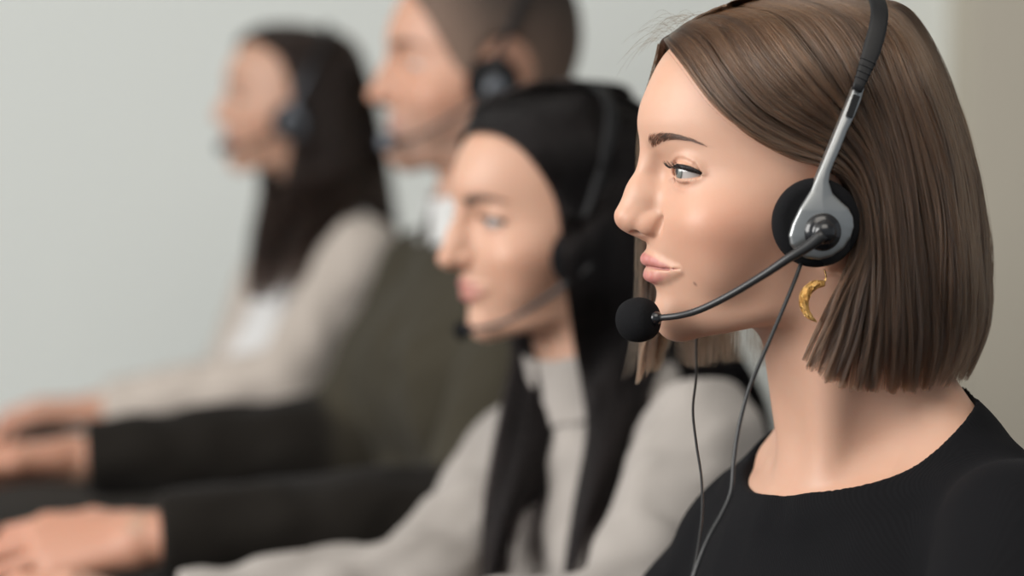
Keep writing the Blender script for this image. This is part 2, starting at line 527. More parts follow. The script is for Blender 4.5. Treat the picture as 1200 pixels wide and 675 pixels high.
def mat_knit(name, col, rib=0.0, sheen=0.05, attr=False):
    m = mat_principled(name, col, 0.85, **{'Sheen Weight': sheen, 'Sheen Roughness': 0.5, 'Specular IOR Level': 0.12})
    m.node_tree.nodes['Principled BSDF'].inputs['Sheen Tint'].default_value = (0.8, 0.8, 0.85, 1)
    nt, b = nodes(m)
    if attr:
        ca = nt.nodes.new('ShaderNodeAttribute'); ca.attribute_name = 'tint'; nt.links.new(ca.outputs['Color'], b.inputs['Base Color'])
    tc = nt.nodes.new('ShaderNodeTexCoord')
    if rib:
        w = nt.nodes.new('ShaderNodeTexWave'); w.wave_type = 'BANDS'; w.bands_direction = 'DIAGONAL'
        w.inputs['Scale'].default_value = rib; w.inputs['Distortion'].default_value = 0.6; w.inputs['Detail'].default_value = 1
        nt.links.new(tc.outputs['Object'], w.inputs['Vector'])
        hgt = w.outputs['Fac']; st, di = 0.35, 0.0006
    else:
        n = nt.nodes.new('ShaderNodeTexNoise'); n.inputs['Scale'].default_value = 500; n.inputs['Detail'].default_value = 2
        nt.links.new(tc.outputs['Object'], n.inputs['Vector'])
        hgt = n.outputs['Fac']; st, di = 0.5, 0.001
    bp = nt.nodes.new('ShaderNodeBump'); bp.inputs['Strength'].default_value = st; bp.inputs['Distance'].default_value = di
    nt.links.new(hgt, bp.inputs['Height']); nt.links.new(bp.outputs[0], b.inputs['Normal'])
    return m

def mat_plaster(name, col):
    m = mat_principled(name, col, 0.9, **{'Specular IOR Level': 0.2})
    return noise_bump(m, 60, 0.15, 0.002)

M_BLACK_KNIT = mat_knit('black_rib_knit', (0.0045, 0.0045, 0.0055), rib=330, sheen=0.02)
M_OLIVE = mat_knit('olive_wool', (0.040, 0.034, 0.023), attr=True)
M_BLOUSE = mat_knit('pale_grey_blouse', (0.36, 0.33, 0.305))
M_BEIGE = mat_knit('beige_knit', (0.52, 0.47, 0.42), attr=True)
M_WHITE = mat_knit('white_cotton', (0.58, 0.58, 0.57))
M_TROUSER = mat_knit('dark_trousers', (0.02, 0.02, 0.025))

# ------------------------------------------------------------------ the room
def box(name, lo, hi, mat, parent=None, bevel=0.0):
    lo = np.array(lo, float); hi = np.array(hi, float)
    v = [(x, y, z) for x in (lo[0], hi[0]) for y in (lo[1], hi[1]) for z in (lo[2], hi[2])]
    f = [(0, 1, 3, 2), (4, 6, 7, 5), (0, 4, 5, 1), (2, 3, 7, 6), (0, 2, 6, 4), (1, 5, 7, 3)]
    o = new_mesh(name, v, f, mat, smooth=False, parent=parent)
    if bevel:
        b = o.modifiers.new('bevel', 'BEVEL'); b.width = bevel; b.segments = 2
    return o
M_WALL = mat_plaster('pale_wall_paint', (0.80, 0.825, 0.79))
M_WALL_B = mat_plaster('beige_wall_paint', (0.58, 0.53, 0.44))
M_FLOOR = mat_principled('grey_floor', (0.11, 0.10, 0.09), 0.6)
M_CEIL = mat_plaster('white_ceiling_paint', (0.75, 0.75, 0.73))
for nm, lo, hi, m in (('wall_back', (-3.2, 4.70, 0), (4.2, 4.82, 3.0), M_WALL),
                      ('wall_right', (0.845, 4.45, 0), (4.2, 4.70, 3.0), M_WALL_B),
                      ('floor', (-3.2, -1.2, -0.1), (4.2, 4.82, 0), M_FLOOR),
                      ('ceiling', (-3.2, -1.2, 3.0), (4.2, 4.82, 3.1), M_CEIL)):
    box(nm, lo, hi, m)['kind'] = 'structure'

# ------------------------------------------------------------------ bodies
def torso(sex, width=1.0):
    """skin shapes of neck base, shoulders and trunk in body-local mm around the neck base"""
    w = width*(1.0 if sex == 'f' else 1.16)
    P = []
    for s in (1, -1):
        P += [Cap((-24, s*28, 22), (-22, s*118*w, -46), 34, 34, 34),
              Cap((-6, s*62, -78), (-8, s*(148*w), -78), 60, 47*w, 34),
              Cap((55, s*16, -46), (16, s*112*w, -30), 8.0, 7.0, 11),
              Cap((10, s*72*w, -170), (4, s*68*w, -330), 86, 82, 45)]
        if sex == 'f':
            P += [Ell((78, s*72, -232), (58, 66, 66), None, 40)]
        else:
            P += [Ell((66, s*80, -190), (60, 85, 80), None, 50)]
    P += [Ell((0, 0, -150), (86, 128*w, 130), None, 45),
          Ell((0, 0, -430), (105, 140*w, 150), None, 60)]
    return P

def legs():
    P = []
    for s in (1, -1):
        P += [Cap((-10, s*85, -530), (390, s*100, -520), 92, 68, 40),
              Cap((390, s*100, -520), (370, s*100, -880), 62, 44, 20),
              Cap((365, s*100, -935), (530, s*105, -950), 40, 30, 15)]
    return P + [Ell((-20, 0, -520), (140, 185, 120), None, 50)]

_nd = rng.normal(size=(14, 3)); _nd /= np.linalg.norm(_nd, axis=1, keepdims=True); _np = rng.uniform(0, 6.28, 14)
def folds(X, Y, Z, wl):
    """smooth wrinkle field"""
    f = 0.0
    wob = np.sin((X*0.7+Y*0.4-Z*0.5)/wl*3.0)*1.2
    for i in range(9):
        k = _nd[i]*6.283/(wl*(0.6+0.09*i))
        f = f + np.sin(X*k[0]+Y*k[1]+Z*k[2]+_np[i]+wob)
    return np.tanh(f/3.0)

def hand_prims(side, curl=(18, 32, 24), thumb_in=0.0):
    """x along the hand, z out of its back, side=+1: thumb on +y"""
    s = side
    P = [Cap((-45, 0, 0), (0, 0, 0), 25, 23, 14)]
    kn = [(86, 25, 3), (91, 7, 5), (86, -11, 3), (77, -27, -1)]
    ln = [(41, 25, 20), (46, 28, 21), (42, 26, 20), (33, 20, 17)]
    rr = [8.9, 9.0, 8.6, 7.6]
    for (kx, ky, kz), L, r in zip(kn, ln, rr):
        P.append(Cap((6, ky*0.45*s, 0), (kx, ky*s, kz), 15, r+2.2, 12))
    for i, ((kx, ky, kz), L, r) in enumerate(zip(kn, ln, rr)):
        p = np.array([kx, ky*s, kz], float); a = 0.0; fan = math.radians((6, 1, -4, -10)[i])*s
        for j in range(3):
            a += math.radians(curl[j])
            q = p+L[j]*np.array([math.cos(a)*math.cos(fan), math.cos(a)*math.sin(fan), -math.sin(a)])
            P.append(Cap(p, q, r-0.8*j, r-0.8*(j+1), 2.5 if j else 4))
            p = q
    t = [np.array([16, 20*s, -8.]), np.array([50, (42-thumb_in)*s, -16.]), np.array([80, (46-thumb_in)*s, -20.]), np.array([103, (40-thumb_in)*s, -22.])]
    for a_, b_, r1, r2, k in ((t[0], t[1], 15, 11, 12), (t[1], t[2], 10.5, 9.2, 5), (t[2], t[3], 9.4, 7.5, 3)):
        P.append(Cap(a_, b_, r1, r2, k))
    return P

class Person:
    pass

def make_person(label, sex, head, H, Rh, N, yawb, arms, hstep, bstep, skin, lipc, cloth, hand_kw, hscale=1.0,
                neck_r=50, sleeve=1.0, neckline=None, group=None, cuff=18, wrinkle=(70, 3.0), lean=0.0, broll=0.0, grow=6.0, width=1.0, garment='sweater', sleeve_col=None, body_col=None, from_elbow=False):
    """arms: for +1 (left, camera side) and -1: (shoulder, elbow, wrist, hand direction, hand roll) in world metres"""
    P = Person(); P.H, P.R, P.sc = H, Rh, hscale
    Rb = pose(yawb, lean, broll)
    P.Rb, P.N = Rb, N
    to_head_R = Rh.T @ Rb; to_head_T = (Rh.T @ (N-H))*1000/hscale
    shape = torso(sex, width)
    # neck in head-local mm
    nb = to_head_T
    S = 1/hscale
    neck = [Cap((-20, 0, -28), nb+to_head_R @ np.array([-8, 0, 0.]), neck_r, neck_r+3, 22)]
    for s in (1, -1):
        neck.append(Cap((-20, s*46, -30), nb+to_head_R @ np.array([42, s*12, -40.]), 11, 8, 26))
    extra = neck + [p.moved(to_head_R, to_head_T) for p in (shape if hscale == 1 else [scaled(q, S) for q in shape])]
    lo = np.array([-145, -132, -250.]); hi = np.array([130, 132, 146.])
    g, lips = build_head(head, hstep, lo, hi, extra)
    V, F = g.mesh()
    P.lips = lips; P.g = g
    col = face_colors(V, head, lips, skin, lipc, head.get('blush', 0.3))
    if 'stubble' in head:
        x, y, z = V.T
        m = np.clip(1.2-np.abs(z+48)/38, 0, 1)*np.clip((x-5)/30, 0, 1)*head['stubble']
        col = col*(1-m[:, None]) + np.array([0.30, 0.22, 0.18])*m[:, None]
    P.bvh = None
    P.Vh, P.Fh = V, F
    Vw = (V*0.001*hscale) @ Rh.T + H
    parts = [(Vw, F, col)]
    # arms, trunk and legs in body-local mm
    def bl(w):
        return Rb.T @ (np.asarray(w)-N)*1000
    arm = []; slv = []
    for s, (sh, el, wr, hd, roll) in arms.items():
        sh, el, wr = bl(sh), bl(el), bl(wr)
        k = 1.0 if sex == 'f' else 1.15
        arm += [Cap(sh, el, 47*k, 38*k, 25), Cap(el, wr, 38*k, 25*k, 12)]
        g0 = grow+wrinkle[1]*0.7
        slv += [(Cap(sh, el, (49*k+g0)*sleeve, (42*k+g0)*sleeve), 25), (Cap(el, wr, (42*k+g0)*sleeve, (29*k+g0)*sleeve), 14)]
    pts = np.array([[c.a, c.b] for c in arm]).reshape(-1, 3) if arm else np.zeros((1, 3))
    lo = np.minimum(pts.min(0)-90, [-190, -250, -960]); hi = np.maximum(pts.max(0)+90, [580, 250, 60])
    gb = Grid(lo, hi, 9.0)
    for p in shape + arm + legs():
        gb.add(p, wide=40)
    gb.f = np.maximum(gb.f, (gb.ax[2][None, None, :]+95)).astype(np.float32)
    V, F = gb.mesh()
    parts.append(((V*0.001) @ Rb.T + N, F, np.tile(skin, (len(V), 1))))
    for s, (sh, el, wr, hd, roll) in arms.items():
        hd = np.array(hd, float); hd /= np.linalg.norm(hd)
        up = np.array([0, 0, 1.0]); up -= hd*(up @ hd); up /= np.linalg.norm(up)
        yv = np.cross(up, hd)
        Rr = np.stack([hd, yv, up], 1) @ rotm('X', roll)
        # local +y for a hand pointing to world -X is world -Y; the left hand's thumb points away from the camera
        gh = Grid((-60, -75, -90), (190, 75, 45), 2.5)
        kk = 1.0 if sex == 'f' else 1.17
        for p in hand_prims(-s, **hand_kw):
            gh.add(p)
        V, F = gh.mesh()
        c = np.tile(skin*np.array([0.95, 0.86, 0.84]), (len(V), 1))
        tipm = np.clip((V[:, 0]-100)/40, 0, 1)[:, None]
        c = c*(1-0.35*tipm)+0.35*tipm*skin*np.array([1, .72, .66])
        parts.append(((V*0.001*kk) @ Rr.T + np.asarray(wr), F, c))
    off = 0; VV = []; FF = []; CC = []
    for v, f, c in parts:
        VV.append(v); FF.append(f+off); CC.append(c); off += len(v)
    P.ob = new_mesh('person', np.concatenate(VV)-N, np.concatenate(FF), SKIN_MAT, colors=np.concatenate(CC))
    P.ob.location = N
    tag(P.ob, label, 'person', group)
    # garment
    gc = Grid(lo-10, [hi[0]*0+max(pts[:, 0].max()+80, 190), hi[1]+10, 90], bstep)
    gc.lo[2] = max(gc.lo[2], -640)
    gc = Grid(gc.lo, [max(pts[:, 0].max()+80, 190), hi[1]+10, 90], bstep)
    inv = Rb.T @ Rh
    for p in [scaled(q, hscale).moved(inv, bl(H)) for q in neck] + shape:
        gc.add(p, wide=40)
    gc.f = gc.f-grow
    for c, k in slv:
        gc.add(c, k, wide=40)
    X, Y, Z = [a.astype(np.float32) for a in (gc.ax[0][:, None, None], gc.ax[1][None, :, None], gc.ax[2][None, None, :])]
    if wrinkle[1] > 0:
        gc.f = gc.f + (wrinkle[1]*folds(X, Y, Z, wrinkle[0])).astype(np.float32)
    for s, (sh, el, wr, hd, roll) in arms.items():
        w = bl(wr); d = w-bl(el); d /= np.linalg.norm(d)
        w = w - d*cuff
        # only this arm's end is trimmed
        e = (X-w[0])*d[0]+(Y-w[1])*d[1]+(Z-w[2])*d[2]
        far = 120-np.sqrt((X-w[0])**2+(Y-w[1])**2+(Z-w[2])**2)
        gc.f = smax(gc.f, np.minimum(e, far), 3.0).astype(np.float32)
    if neckline:
        for c in neckline:
            gc.cut(c, 3.0)
    gc.f = np.maximum(gc.f, -600-Z).astype(np.float32)
    V, F = gc.mesh()
    gcol = None
    if sleeve_col is not None:
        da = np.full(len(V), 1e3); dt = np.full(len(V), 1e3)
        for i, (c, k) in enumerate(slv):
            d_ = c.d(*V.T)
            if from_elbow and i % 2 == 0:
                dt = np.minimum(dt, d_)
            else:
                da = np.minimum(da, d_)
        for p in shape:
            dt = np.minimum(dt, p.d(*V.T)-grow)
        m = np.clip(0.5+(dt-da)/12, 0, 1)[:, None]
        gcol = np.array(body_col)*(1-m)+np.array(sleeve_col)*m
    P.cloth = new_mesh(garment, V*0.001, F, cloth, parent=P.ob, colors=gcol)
    P.cVw = (V*0.001) @ Rb.T + N; P.cF = F
    P.cloth.matrix_parent_inverse = Matrix.Identity(4)
    P.cloth.rotation_euler = Matrix(Rb.tolist()).to_euler()
    gl = Grid((-190, -260, -1000), (590, 260, -430), 10.0)
    for p in legs():
        gl.add(p.grown(8), wide=40)
    V, F = gl.mesh()
    t = new_mesh('trousers', V*0.001, F, M_TROUSER, parent=P.ob)
    P.inv, P.T, P.neck, P.shape, P.bl = inv, None, neck, shape, bl
    t.rotation_euler = Matrix(Rb.tolist()).to_euler()
    return P

def scaled(p, s):
    if isinstance(p, Cap):
        return Cap(p.a*s, p.b*s, p.ra*s, p.rb*s, p.k*s)
    return Ell(p.c*s, p.r*s, p.R, p.k*s)

def hl(P, u, v, y):
    """head-local mm of the point seen at photo pixel (u, v) lying y mm to the left of the head's midplane"""
    d = at(u, v, 1.0)-CAM
    o = P.R.T @ (CAM-P.H); r = P.R.T @ d
    t = (y*0.001*P.sc-o[1])/r[1]
    return (o+r*t)*1000/P.sc

def add_collar(P, mat, grow, half, tilt=(0.25, 0.0), z0=0.0, gap=25.0, h=3.0):
    """a shirt collar standing around the neck base, open at the throat"""
    g = Grid((-120, -120, -90), (120, 120, 90), h)
    for p in [scaled(q, P.sc).moved(P.inv, P.bl(P.H)) for q in P.neck] + P.shape:
        g.add(p, wide=40)
    X, Y, Z = g.ax[0][:, None, None], g.ax[1][None, :, None], g.ax[2][None, None, :]
    slab = np.abs(Z-z0+tilt[0]*X+tilt[1]*Y)-half
    f = smax(np.abs(g.f-grow)-2.2, slab, 3.0)
    f = smax(f, -(np.abs(Y)-gap*np.clip((half-(Z-z0+tilt[0]*X))/half, 0, 2)*0.5-np.where(X > 0, 0, -1e3)), 2.0)
    g.f = f.astype(np.float32)
    V, F = g.mesh()
    o = new_mesh('collar', V*0.001, F, mat, parent=P.ob)
    o.rotation_euler = Matrix(P.Rb.tolist()).to_euler()
    return o

# ------------------------------------------------------------------ desk
M_DESK = noise_bump(mat_principled('dark_wood_desk', (0.016, 0.011, 0.008), 0.7, **{'Specular IOR Level': 0.2}), 30, 0.1, 0.001, stretch=(0.2, 1, 1))
M_KEY = mat_principled('black_keyboard', (0.012, 0.012, 0.013), 0.5)
DZ = 0.724
desk = bpy.data.objects.new('desk', None); scene.collection.objects.link(desk); desk.location = (-0.9, 2.6, 0)
tag(desk, 'long dark desk under the hands of the people at the left', 'desk')
ex = lambda y: -0.03-(y-1.5)*0.245
top = [(ex(1.0), 1.0), (ex(3.87), 3.87), (-1.75, 3.87), (-1.45, 1.0)]
v = [(x+0.9, y-2.6, z) for z in (DZ-0.03, DZ) for x, y in top]
o = new_mesh('desk_top', v, [(3, 2, 1, 0), (4, 5, 6, 7), (0, 1, 5, 4), (1, 2, 6, 5), (2, 3, 7, 6), (3, 0, 4, 7)], M_DESK, smooth=False, parent=desk)
bv = o.modifiers.new('bevel', 'BEVEL'); bv.width = 0.004; bv.segments = 2
for x, y in top:
    x = x-0.05 if x > -1 else x+0.05; y = y+0.04 if y < 2 else y-0.04
    box('leg', (x+0.9-0.03, y-2.6-0.03, 0), (x+0.9+0.03, y-2.6+0.03, DZ-0.03), M_DESK, desk, 0.004)

def keyboard(x, y, rz, label):
    k = box('keyboard', (-0.07, -0.21, 0), (0.07, 0.21, 0.016), M_KEY, None, 0.004)
    k.location = (x, y, DZ); k.rotation_euler = (0, 0, rz)
    VV, FF = [], []
    for r in range(5):
        for c in range(14):
            cx, cy = -0.05+r*0.025, -0.19+c*0.0292; o_ = len(VV)
            for zz, hw in ((0.015, 0.0105), (0.022, 0.0085)):
                VV += [(cx-hw, cy-hw, zz), (cx+hw, cy-hw, zz), (cx+hw, cy+hw, zz), (cx-hw, cy+hw, zz)]
            FF += [(o_+4, o_+5, o_+6, o_+7)]+[(o_+i, o_+(i+1) % 4, o_+4+(i+1) % 4, o_+4+i) for i in range(4)]
    new_mesh('keys', VV, FF, M_KEY, smooth=False, parent=k)
    tag(k, label, 'keyboard')

# ------------------------------------------------------------------ strands, tubes and small shapes
def catmull(pts, n):
    pts = np.asarray(pts, float)
    P = np.vstack([2*pts[0]-pts[1], pts, 2*pts[-1]-pts[-2]])
    seg = np.linalg.norm(np.diff(pts, axis=0), axis=1); cum = np.concatenate([[0], np.cumsum(seg)])
    out = []
    for L in np.linspace(0, cum[-1], n):
        i = min(np.searchsorted(cum, L, 'right')-1, len(pts)-2)
        t = (L-cum[i])/max(seg[i], 1e-9)
        p0, p1, p2, p3 = P[i:i+4]
        out.append(0.5*((2*p1)+(-p0+p2)*t+(2*p0-5*p1+4*p2-p3)*t*t+(-p0+3*p1-3*p2+p3)*t**3))
    return np.array(out)

def sweep(path, prof, up=None):
    """sweep closed profile rings prof[i] (k,2) along path (n,3); returns verts, faces"""
    path = np.asarray(path, float); n = len(path)
    T = np.gradient(path, axis=0); T /= np.linalg.norm(T, axis=1, keepdims=True)
    u = np.array([0, 0, 1.0]) if up is None else np.asarray(up, float)
    k = len(prof[0]); V = []
    a = u - T[0]*(u @ T[0])
    if np.linalg.norm(a) < 1e-3:
        a = np.array([1.0, 0, 0])-T[0]*T[0][0]
    a /= np.linalg.norm(a)
    for i in range(n):
        a = a-T[i]*(a @ T[i]); a /= np.linalg.norm(a)
        b = np.cross(T[i], a)
        V.append(path[i]+prof[i][:, :1]*a+prof[i][:, 1:]*b)
    V = np.concatenate(V)
    F = []
    for i in range(n-1):
        for j in range(k):
            F.append((i*k+j, i*k+(j+1) % k, (i+1)*k+(j+1) % k, (i+1)*k+j))
    V = np.vstack([V, path[0], path[-1]])
    for j in range(k):
        F.append((n*k, (j+1) % k, j, n*k)[:3]); F.append((n*k+1, (n-1)*k+j, (n-1)*k+(j+1) % k))
    return V, F
def circ(r, k=10, e=1.0):
    t = np.arange(k)*2*math.pi/k
    return np.stack([np.cos(t)*r, np.sin(t)*r*e], 1)
def tube(name, path, r, mat, parent=None, k=10, e=1.0, up=None):
    path = np.asarray(path, float)
    rr = np.full(len(path), r) if np.isscalar(r) else np.interp(np.linspace(0, 1, len(path)), np.linspace(0, 1, len(r)), r)
    V, F = sweep(path, [circ(q, k, e) for q in rr], up)
    return new_mesh(name, V, F, mat, parent=parent)

def strands(name, C, rad, mat, parent=None, shade=None):
    """C: (n, k, 3) points; rad: (n, k) radii"""
    n, k, _ = C.shape
    hc = bpy.data.hair_curves.new(name)
    hc.add_curves([k]*n)
    hc.attributes['position'].data.foreach_set('vector', C.astype(np.float32).ravel()) if 'position' in hc.attributes else hc.position_data.foreach_set('vector', C.astype(np.float32).ravel())
    ra = hc.attributes.get('radius') or hc.attributes.new('radius', 'FLOAT', 'POINT')
    ra.data.foreach_set('value', rad.astype(np.float32).ravel())
    if shade is not None:
        hc.attributes.new('shade', 'FLOAT', 'CURVE').data.foreach_set('value', shade.astype(np.float32))
    hc.materials.append(mat)
    o = bpy.data.objects.new(name, hc)
    scene.collection.objects.link(o)
    if parent is not None:
        o.parent = parent
    return o

def mat_hair(name, dark, light, rough=0.32, attr=True, ior=1.55):
    m = bpy.data.materials.new(name); m.use_nodes = True
    nt = m.node_tree; nt.nodes.clear()
    out = nt.nodes.new('ShaderNodeOutputMaterial')
    hb = nt.nodes.new('ShaderNodeBsdfHairPrincipled')
    hb.parametrization = 'COLOR'
    info = nt.nodes.new('ShaderNodeHairInfo')
    mx = nt.nodes.new('ShaderNodeMix'); mx.data_type = 'RGBA'
    if attr:
        sa = nt.nodes.new('ShaderNodeAttribute'); sa.attribute_name = 'shade'
        nt.links.new(sa.outputs['Fac'], mx.inputs[0])
    else:
        nt.links.new(info.outputs['Random'], mx.inputs[0])
    mx.inputs[6].default_value = (*dark, 1); mx.inputs[7].default_value = (*light, 1)
    nt.links.new(mx.outputs[2], hb.inputs['Color'])
    hb.inputs['Roughness'].default_value = rough
    hb.inputs['Radial Roughness'].default_value = 0.45
    hb.inputs['Random Roughness'].default_value = 0.2
    hb.inputs['IOR'].default_value = ior
    nt.links.new(hb.outputs[0], out.inputs['Surface'])
    return m

def mat_hair_base(name, col):
    m = mat_principled(name, col, 0.7, **{'Specular IOR Level': 0.06})
    return noise_bump(m, 300, 0.6, 0.002, stretch=(1, 1, 0.06))

M_HAIR1 = mat_hair('brown_hair', (0.012, 0.0062, 0.0037), (0.090, 0.046, 0.024), rough=0.25)
M_HAIR1B = mat_hair_base('brown_hair_under', (0.020, 0.013, 0.009))
M_HAIR2 = mat_hair('black_hair', (0.004, 0.003, 0.003), (0.012, 0.009, 0.009), ior=1.25)
M_HAIR2B = mat_hair_base('black_hair_under', (0.006, 0.005, 0.005))
M_HAIR3 = mat_hair('dark_brown_hair', (0.008, 0.005, 0.004), (0.035, 0.020, 0.015), ior=1.3)
M_HAIR3B = mat_hair_base('dark_brown_hair_under', (0.012, 0.008, 0.007))
M_BROW = mat_hair('brow_hair', (0.020, 0.012, 0.009), (0.05, 0.032, 0.024), attr=False)
M_LASH = mat_principled('black_lash', (0.006, 0.005, 0.006), 0.55)

EPL = [-125, -80, -40, 0, 40, 70, 95, 112, 126, 138, 146, 151]
def side_map(P, W, xb, xf, g):
    """near-side hair surface y(x, z) from an ellipse around the skull, never inside the skin"""
    ys = np.where((g.f < 0), g.ax[1][None, :, None], -1e3).max(1)
    def Y(x, z, side=1):
        w = np.interp(z, EPL, W); b = np.interp(z, EPL, xb); f = np.interp(z, EPL, xf)
        c = 0.5*(b+f); a = 0.5*(f-b)
        t = np.clip(np.abs((x-c)/a), 0, 1)
        y = w*(1-t**2.3)**(1/2.3)
        ix = np.clip(np.rint((x-g.lo[0])/g.h).astype(int), 0, g.n[0]-1); iz = np.clip(np.rint((z-g.lo[2])/g.h).astype(int), 0, g.n[2]-1)
        sk = np.where(z > -85, ys[ix, iz], -1e3)
        return np.maximum(y, sk+7.0)
    return Y

def trace_guides(P, fams, Y, n=36):
    """pixel guides on the near side to head-local 3-D guides; (u, v) lies on Y, (u, v, y) has its own y, (x, y, z, 'l') is local"""
    out = []
    for gd in fams:
        pts = []
        for q in gd:
            if len(q) == 4 and q[3] == 'd':        # at a given depth
                pts.append(P.R.T @ (at(*q[:3])-P.H)*1000/P.sc); continue
            if len(q) == 3 and q[2] == 'c':        # lying on the garment
                if not hasattr(P, 'ctree'):
                    P.ctree = BVHTree.FromPolygons(P.cVw.tolist(), P.cF.tolist())
                r = at(q[0], q[1], 1.0)-CAM; r /= np.linalg.norm(r)
                hit = P.ctree.ray_cast(Vector(CAM), Vector(r))
                if hit[0] is not None:
                    w = np.array(hit[0])-r*0.012
                    pts.append(P.R.T @ (w-P.H)*1000/P.sc); continue
                q = (q[0], q[1], 70 if not pts or pts[-1][1] > 0 else -50)
            if len(q) == 4:
                pts.append(np.array(q[:3], float)); continue
            if len(q) == 3:
                pts.append(hl(P, q[0], q[1], q[2])); continue
            y = 60.0
            for _ in range(8):
                p = hl(P, q[0], q[1], y)
                y = 0.5*y+0.5*float(Y(np.array(p[0]), np.array(p[2])))
            pts.append(hl(P, q[0], q[1], y))
        out.append(catmull(pts, n))
    G = np.array(out)
    g = P.g
    gx = None
    for _ in range(4):                     # keep the hair outside the skin
        i = np.stack([np.clip(np.rint((G[..., k]-g.lo[k])/g.h).astype(int), 1, g.n[k]-2) for k in range(3)], -1)
        fv = g.f[i[..., 0], i[..., 1], i[..., 2]]
        nrm = np.stack([g.f[i[..., 0]+1, i[..., 1], i[..., 2]]-g.f[i[..., 0]-1, i[..., 1], i[..., 2]],
                        g.f[i[..., 0], i[..., 1]+1, i[..., 2]]-g.f[i[..., 0], i[..., 1]-1, i[..., 2]],
                        g.f[i[..., 0], i[..., 1], i[..., 2]+1]-g.f[i[..., 0], i[..., 1], i[..., 2]-1]], -1)
        nrm /= np.maximum(np.linalg.norm(nrm, axis=-1, keepdims=True), 1e-6)
        push = np.where((fv < 6.5) & (G[..., 2] > -60), 6.5-fv, 0)
        G = G+nrm*np.minimum(push, 4.0)[..., None]
    return G

def guide_interp(G, s, t):
    """G (m, n, 3); s (k,) in 0..m-1; t (q,) in 0..1 -> (k, q, 3)"""
    m, n, _ = G.shape
    ti = t*(n-1); t0 = np.clip(np.floor(ti).astype(int), 0, n-2); tf = (ti-t0)
    def col(i):
        A = G[np.clip(i, 0, m-1)]
        return A[:, t0]*(1-tf)[None, :, None]+A[:, t0+1]*tf[None, :, None]
    i = np.clip(np.floor(s).astype(int), 0, m-2); f = np.clip(s-i, 0, 1)[:, None, None]
    p0, p1, p2, p3 = col(i-1), col(i), col(i+1), col(i+2)
    return 0.5*((2*p1)+(-p0+p2)*f+(2*p0-5*p1+4*p2-p3)*f*f+(-p0+3*p1-3*p2+p3)*f**3)

def hair_mass(G, n, rad, clumps, depth, axis_x=-10.0, jitter=1.0, q=26, tip=0.04, spread=0.10, dpow=1.6, wave=1.6, shade=None):
    m = len(G)
    cs = rng.uniform(0, m-1, clumps); cph = rng.uniform(0, 6.28, (clumps, 3)); cd = rng.uniform(0, 1, clumps)**dpow*depth; ct = rng.uniform(-1, 1, clumps)*tip
    ci = rng.integers(0, clumps, n)
    ds = rng.normal(size=n)*spread; dd = np.abs(rng.normal(size=n))*depth*0.15
    t = np.linspace(0, 1, q)
    tend = 1.0 + ct[ci] + rng.uniform(-1, 0.25, n)*tip
    base = np.empty((n, q, 3))
    # clump members close up towards the tip
    for j in range(q):
        close = 1-0.55*t[j]**1.5
        sj = np.clip(cs[ci]+ds*close, 0, m-1)
        tt = np.clip(t[j]*tend, 0, 1)
        i = np.clip(np.floor(sj).astype(int), 0, m-2); f = np.clip(sj-i, 0, 1)[:, None]
        ti = tt*(G.shape[1]-1); t0 = np.clip(np.floor(ti).astype(int), 0, G.shape[1]-2); tf = (ti-t0)[:, None]
        def col(k):
            k = np.clip(k, 0, m-1)
            return G[k, t0]*(1-tf)+G[k, t0+1]*tf
        p0, p1, p2, p3 = col(i-1), col(i), col(i+1), col(i+2)
        base[:, j] = 0.5*((2*p1)+(-p0+p2)*f+(2*p0-5*p1+4*p2-p3)*f*f+(-p0+3*p1-3*p2+p3)*f**3)
    nv = base-np.array([axis_x, 0, 0]); nv[:, :, 2] = np.maximum(base[:, :, 2]-45, 0)*1.0
    nv /= np.maximum(np.linalg.norm(nv, axis=2, keepdims=True), 1e-6)
    amp = (0.06+0.94*np.clip(t*1.6, 0, 1))[None, :, None]
    wv = np.stack([np.sin(t[None, :]*rngw*2.2+cph[ci, a][:, None]) for a, rngw in enumerate((5.0, 3.6, 4.4))], 2)*wave*amp
    own = rng.uniform(0, 6.28, (n, 3))
    wv += np.stack([np.sin(t[None, :]*9+own[:, a][:, None]) for a in range(3)], 2)*0.5*jitter*amp
    C = base-nv*(cd[ci]+dd)[:, None, None]*np.clip(0.2+t*3, 0, 1)[None, :, None]+wv
    R = rad*rng.uniform(0.7, 1.25, (n, 1))*np.interp(t, [0, 0.05, 0.85, 1], [0.8, 1, 1, 0.25])[None, :]
    if shade is not None:
        shade.append(np.clip(rng.uniform(0, 1, clumps)[ci]*0.55+rng.uniform(0, 0.45, n), 0, 1))
    return C, R

def hair_shell(G, inset, axis_x=-10.0, ns=40, nt=36, t1=0.88):
    S = guide_interp(G, np.linspace(0, len(G)-1, ns), np.linspace(0, t1, nt))
    nv = S-np.array([axis_x, 0, 0]); nv[:, :, 2] = np.maximum(S[:, :, 2]-45, 0)
    nv /= np.maximum(np.linalg.norm(nv, axis=2, keepdims=True), 1e-6)
    S = S-nv*inset
    V = S.reshape(-1, 3)
    F = [(a*nt+b, a*nt+b+1, (a+1)*nt+b+1, (a+1)*nt+b) for a in range(ns-1) for b in range(nt-1)]
    return V, F

def place(P, V):
    """head-local mm to coordinates of the person's root object"""
    return (np.asarray(V)*0.001*P.sc) @ P.R.T + P.H - P.N

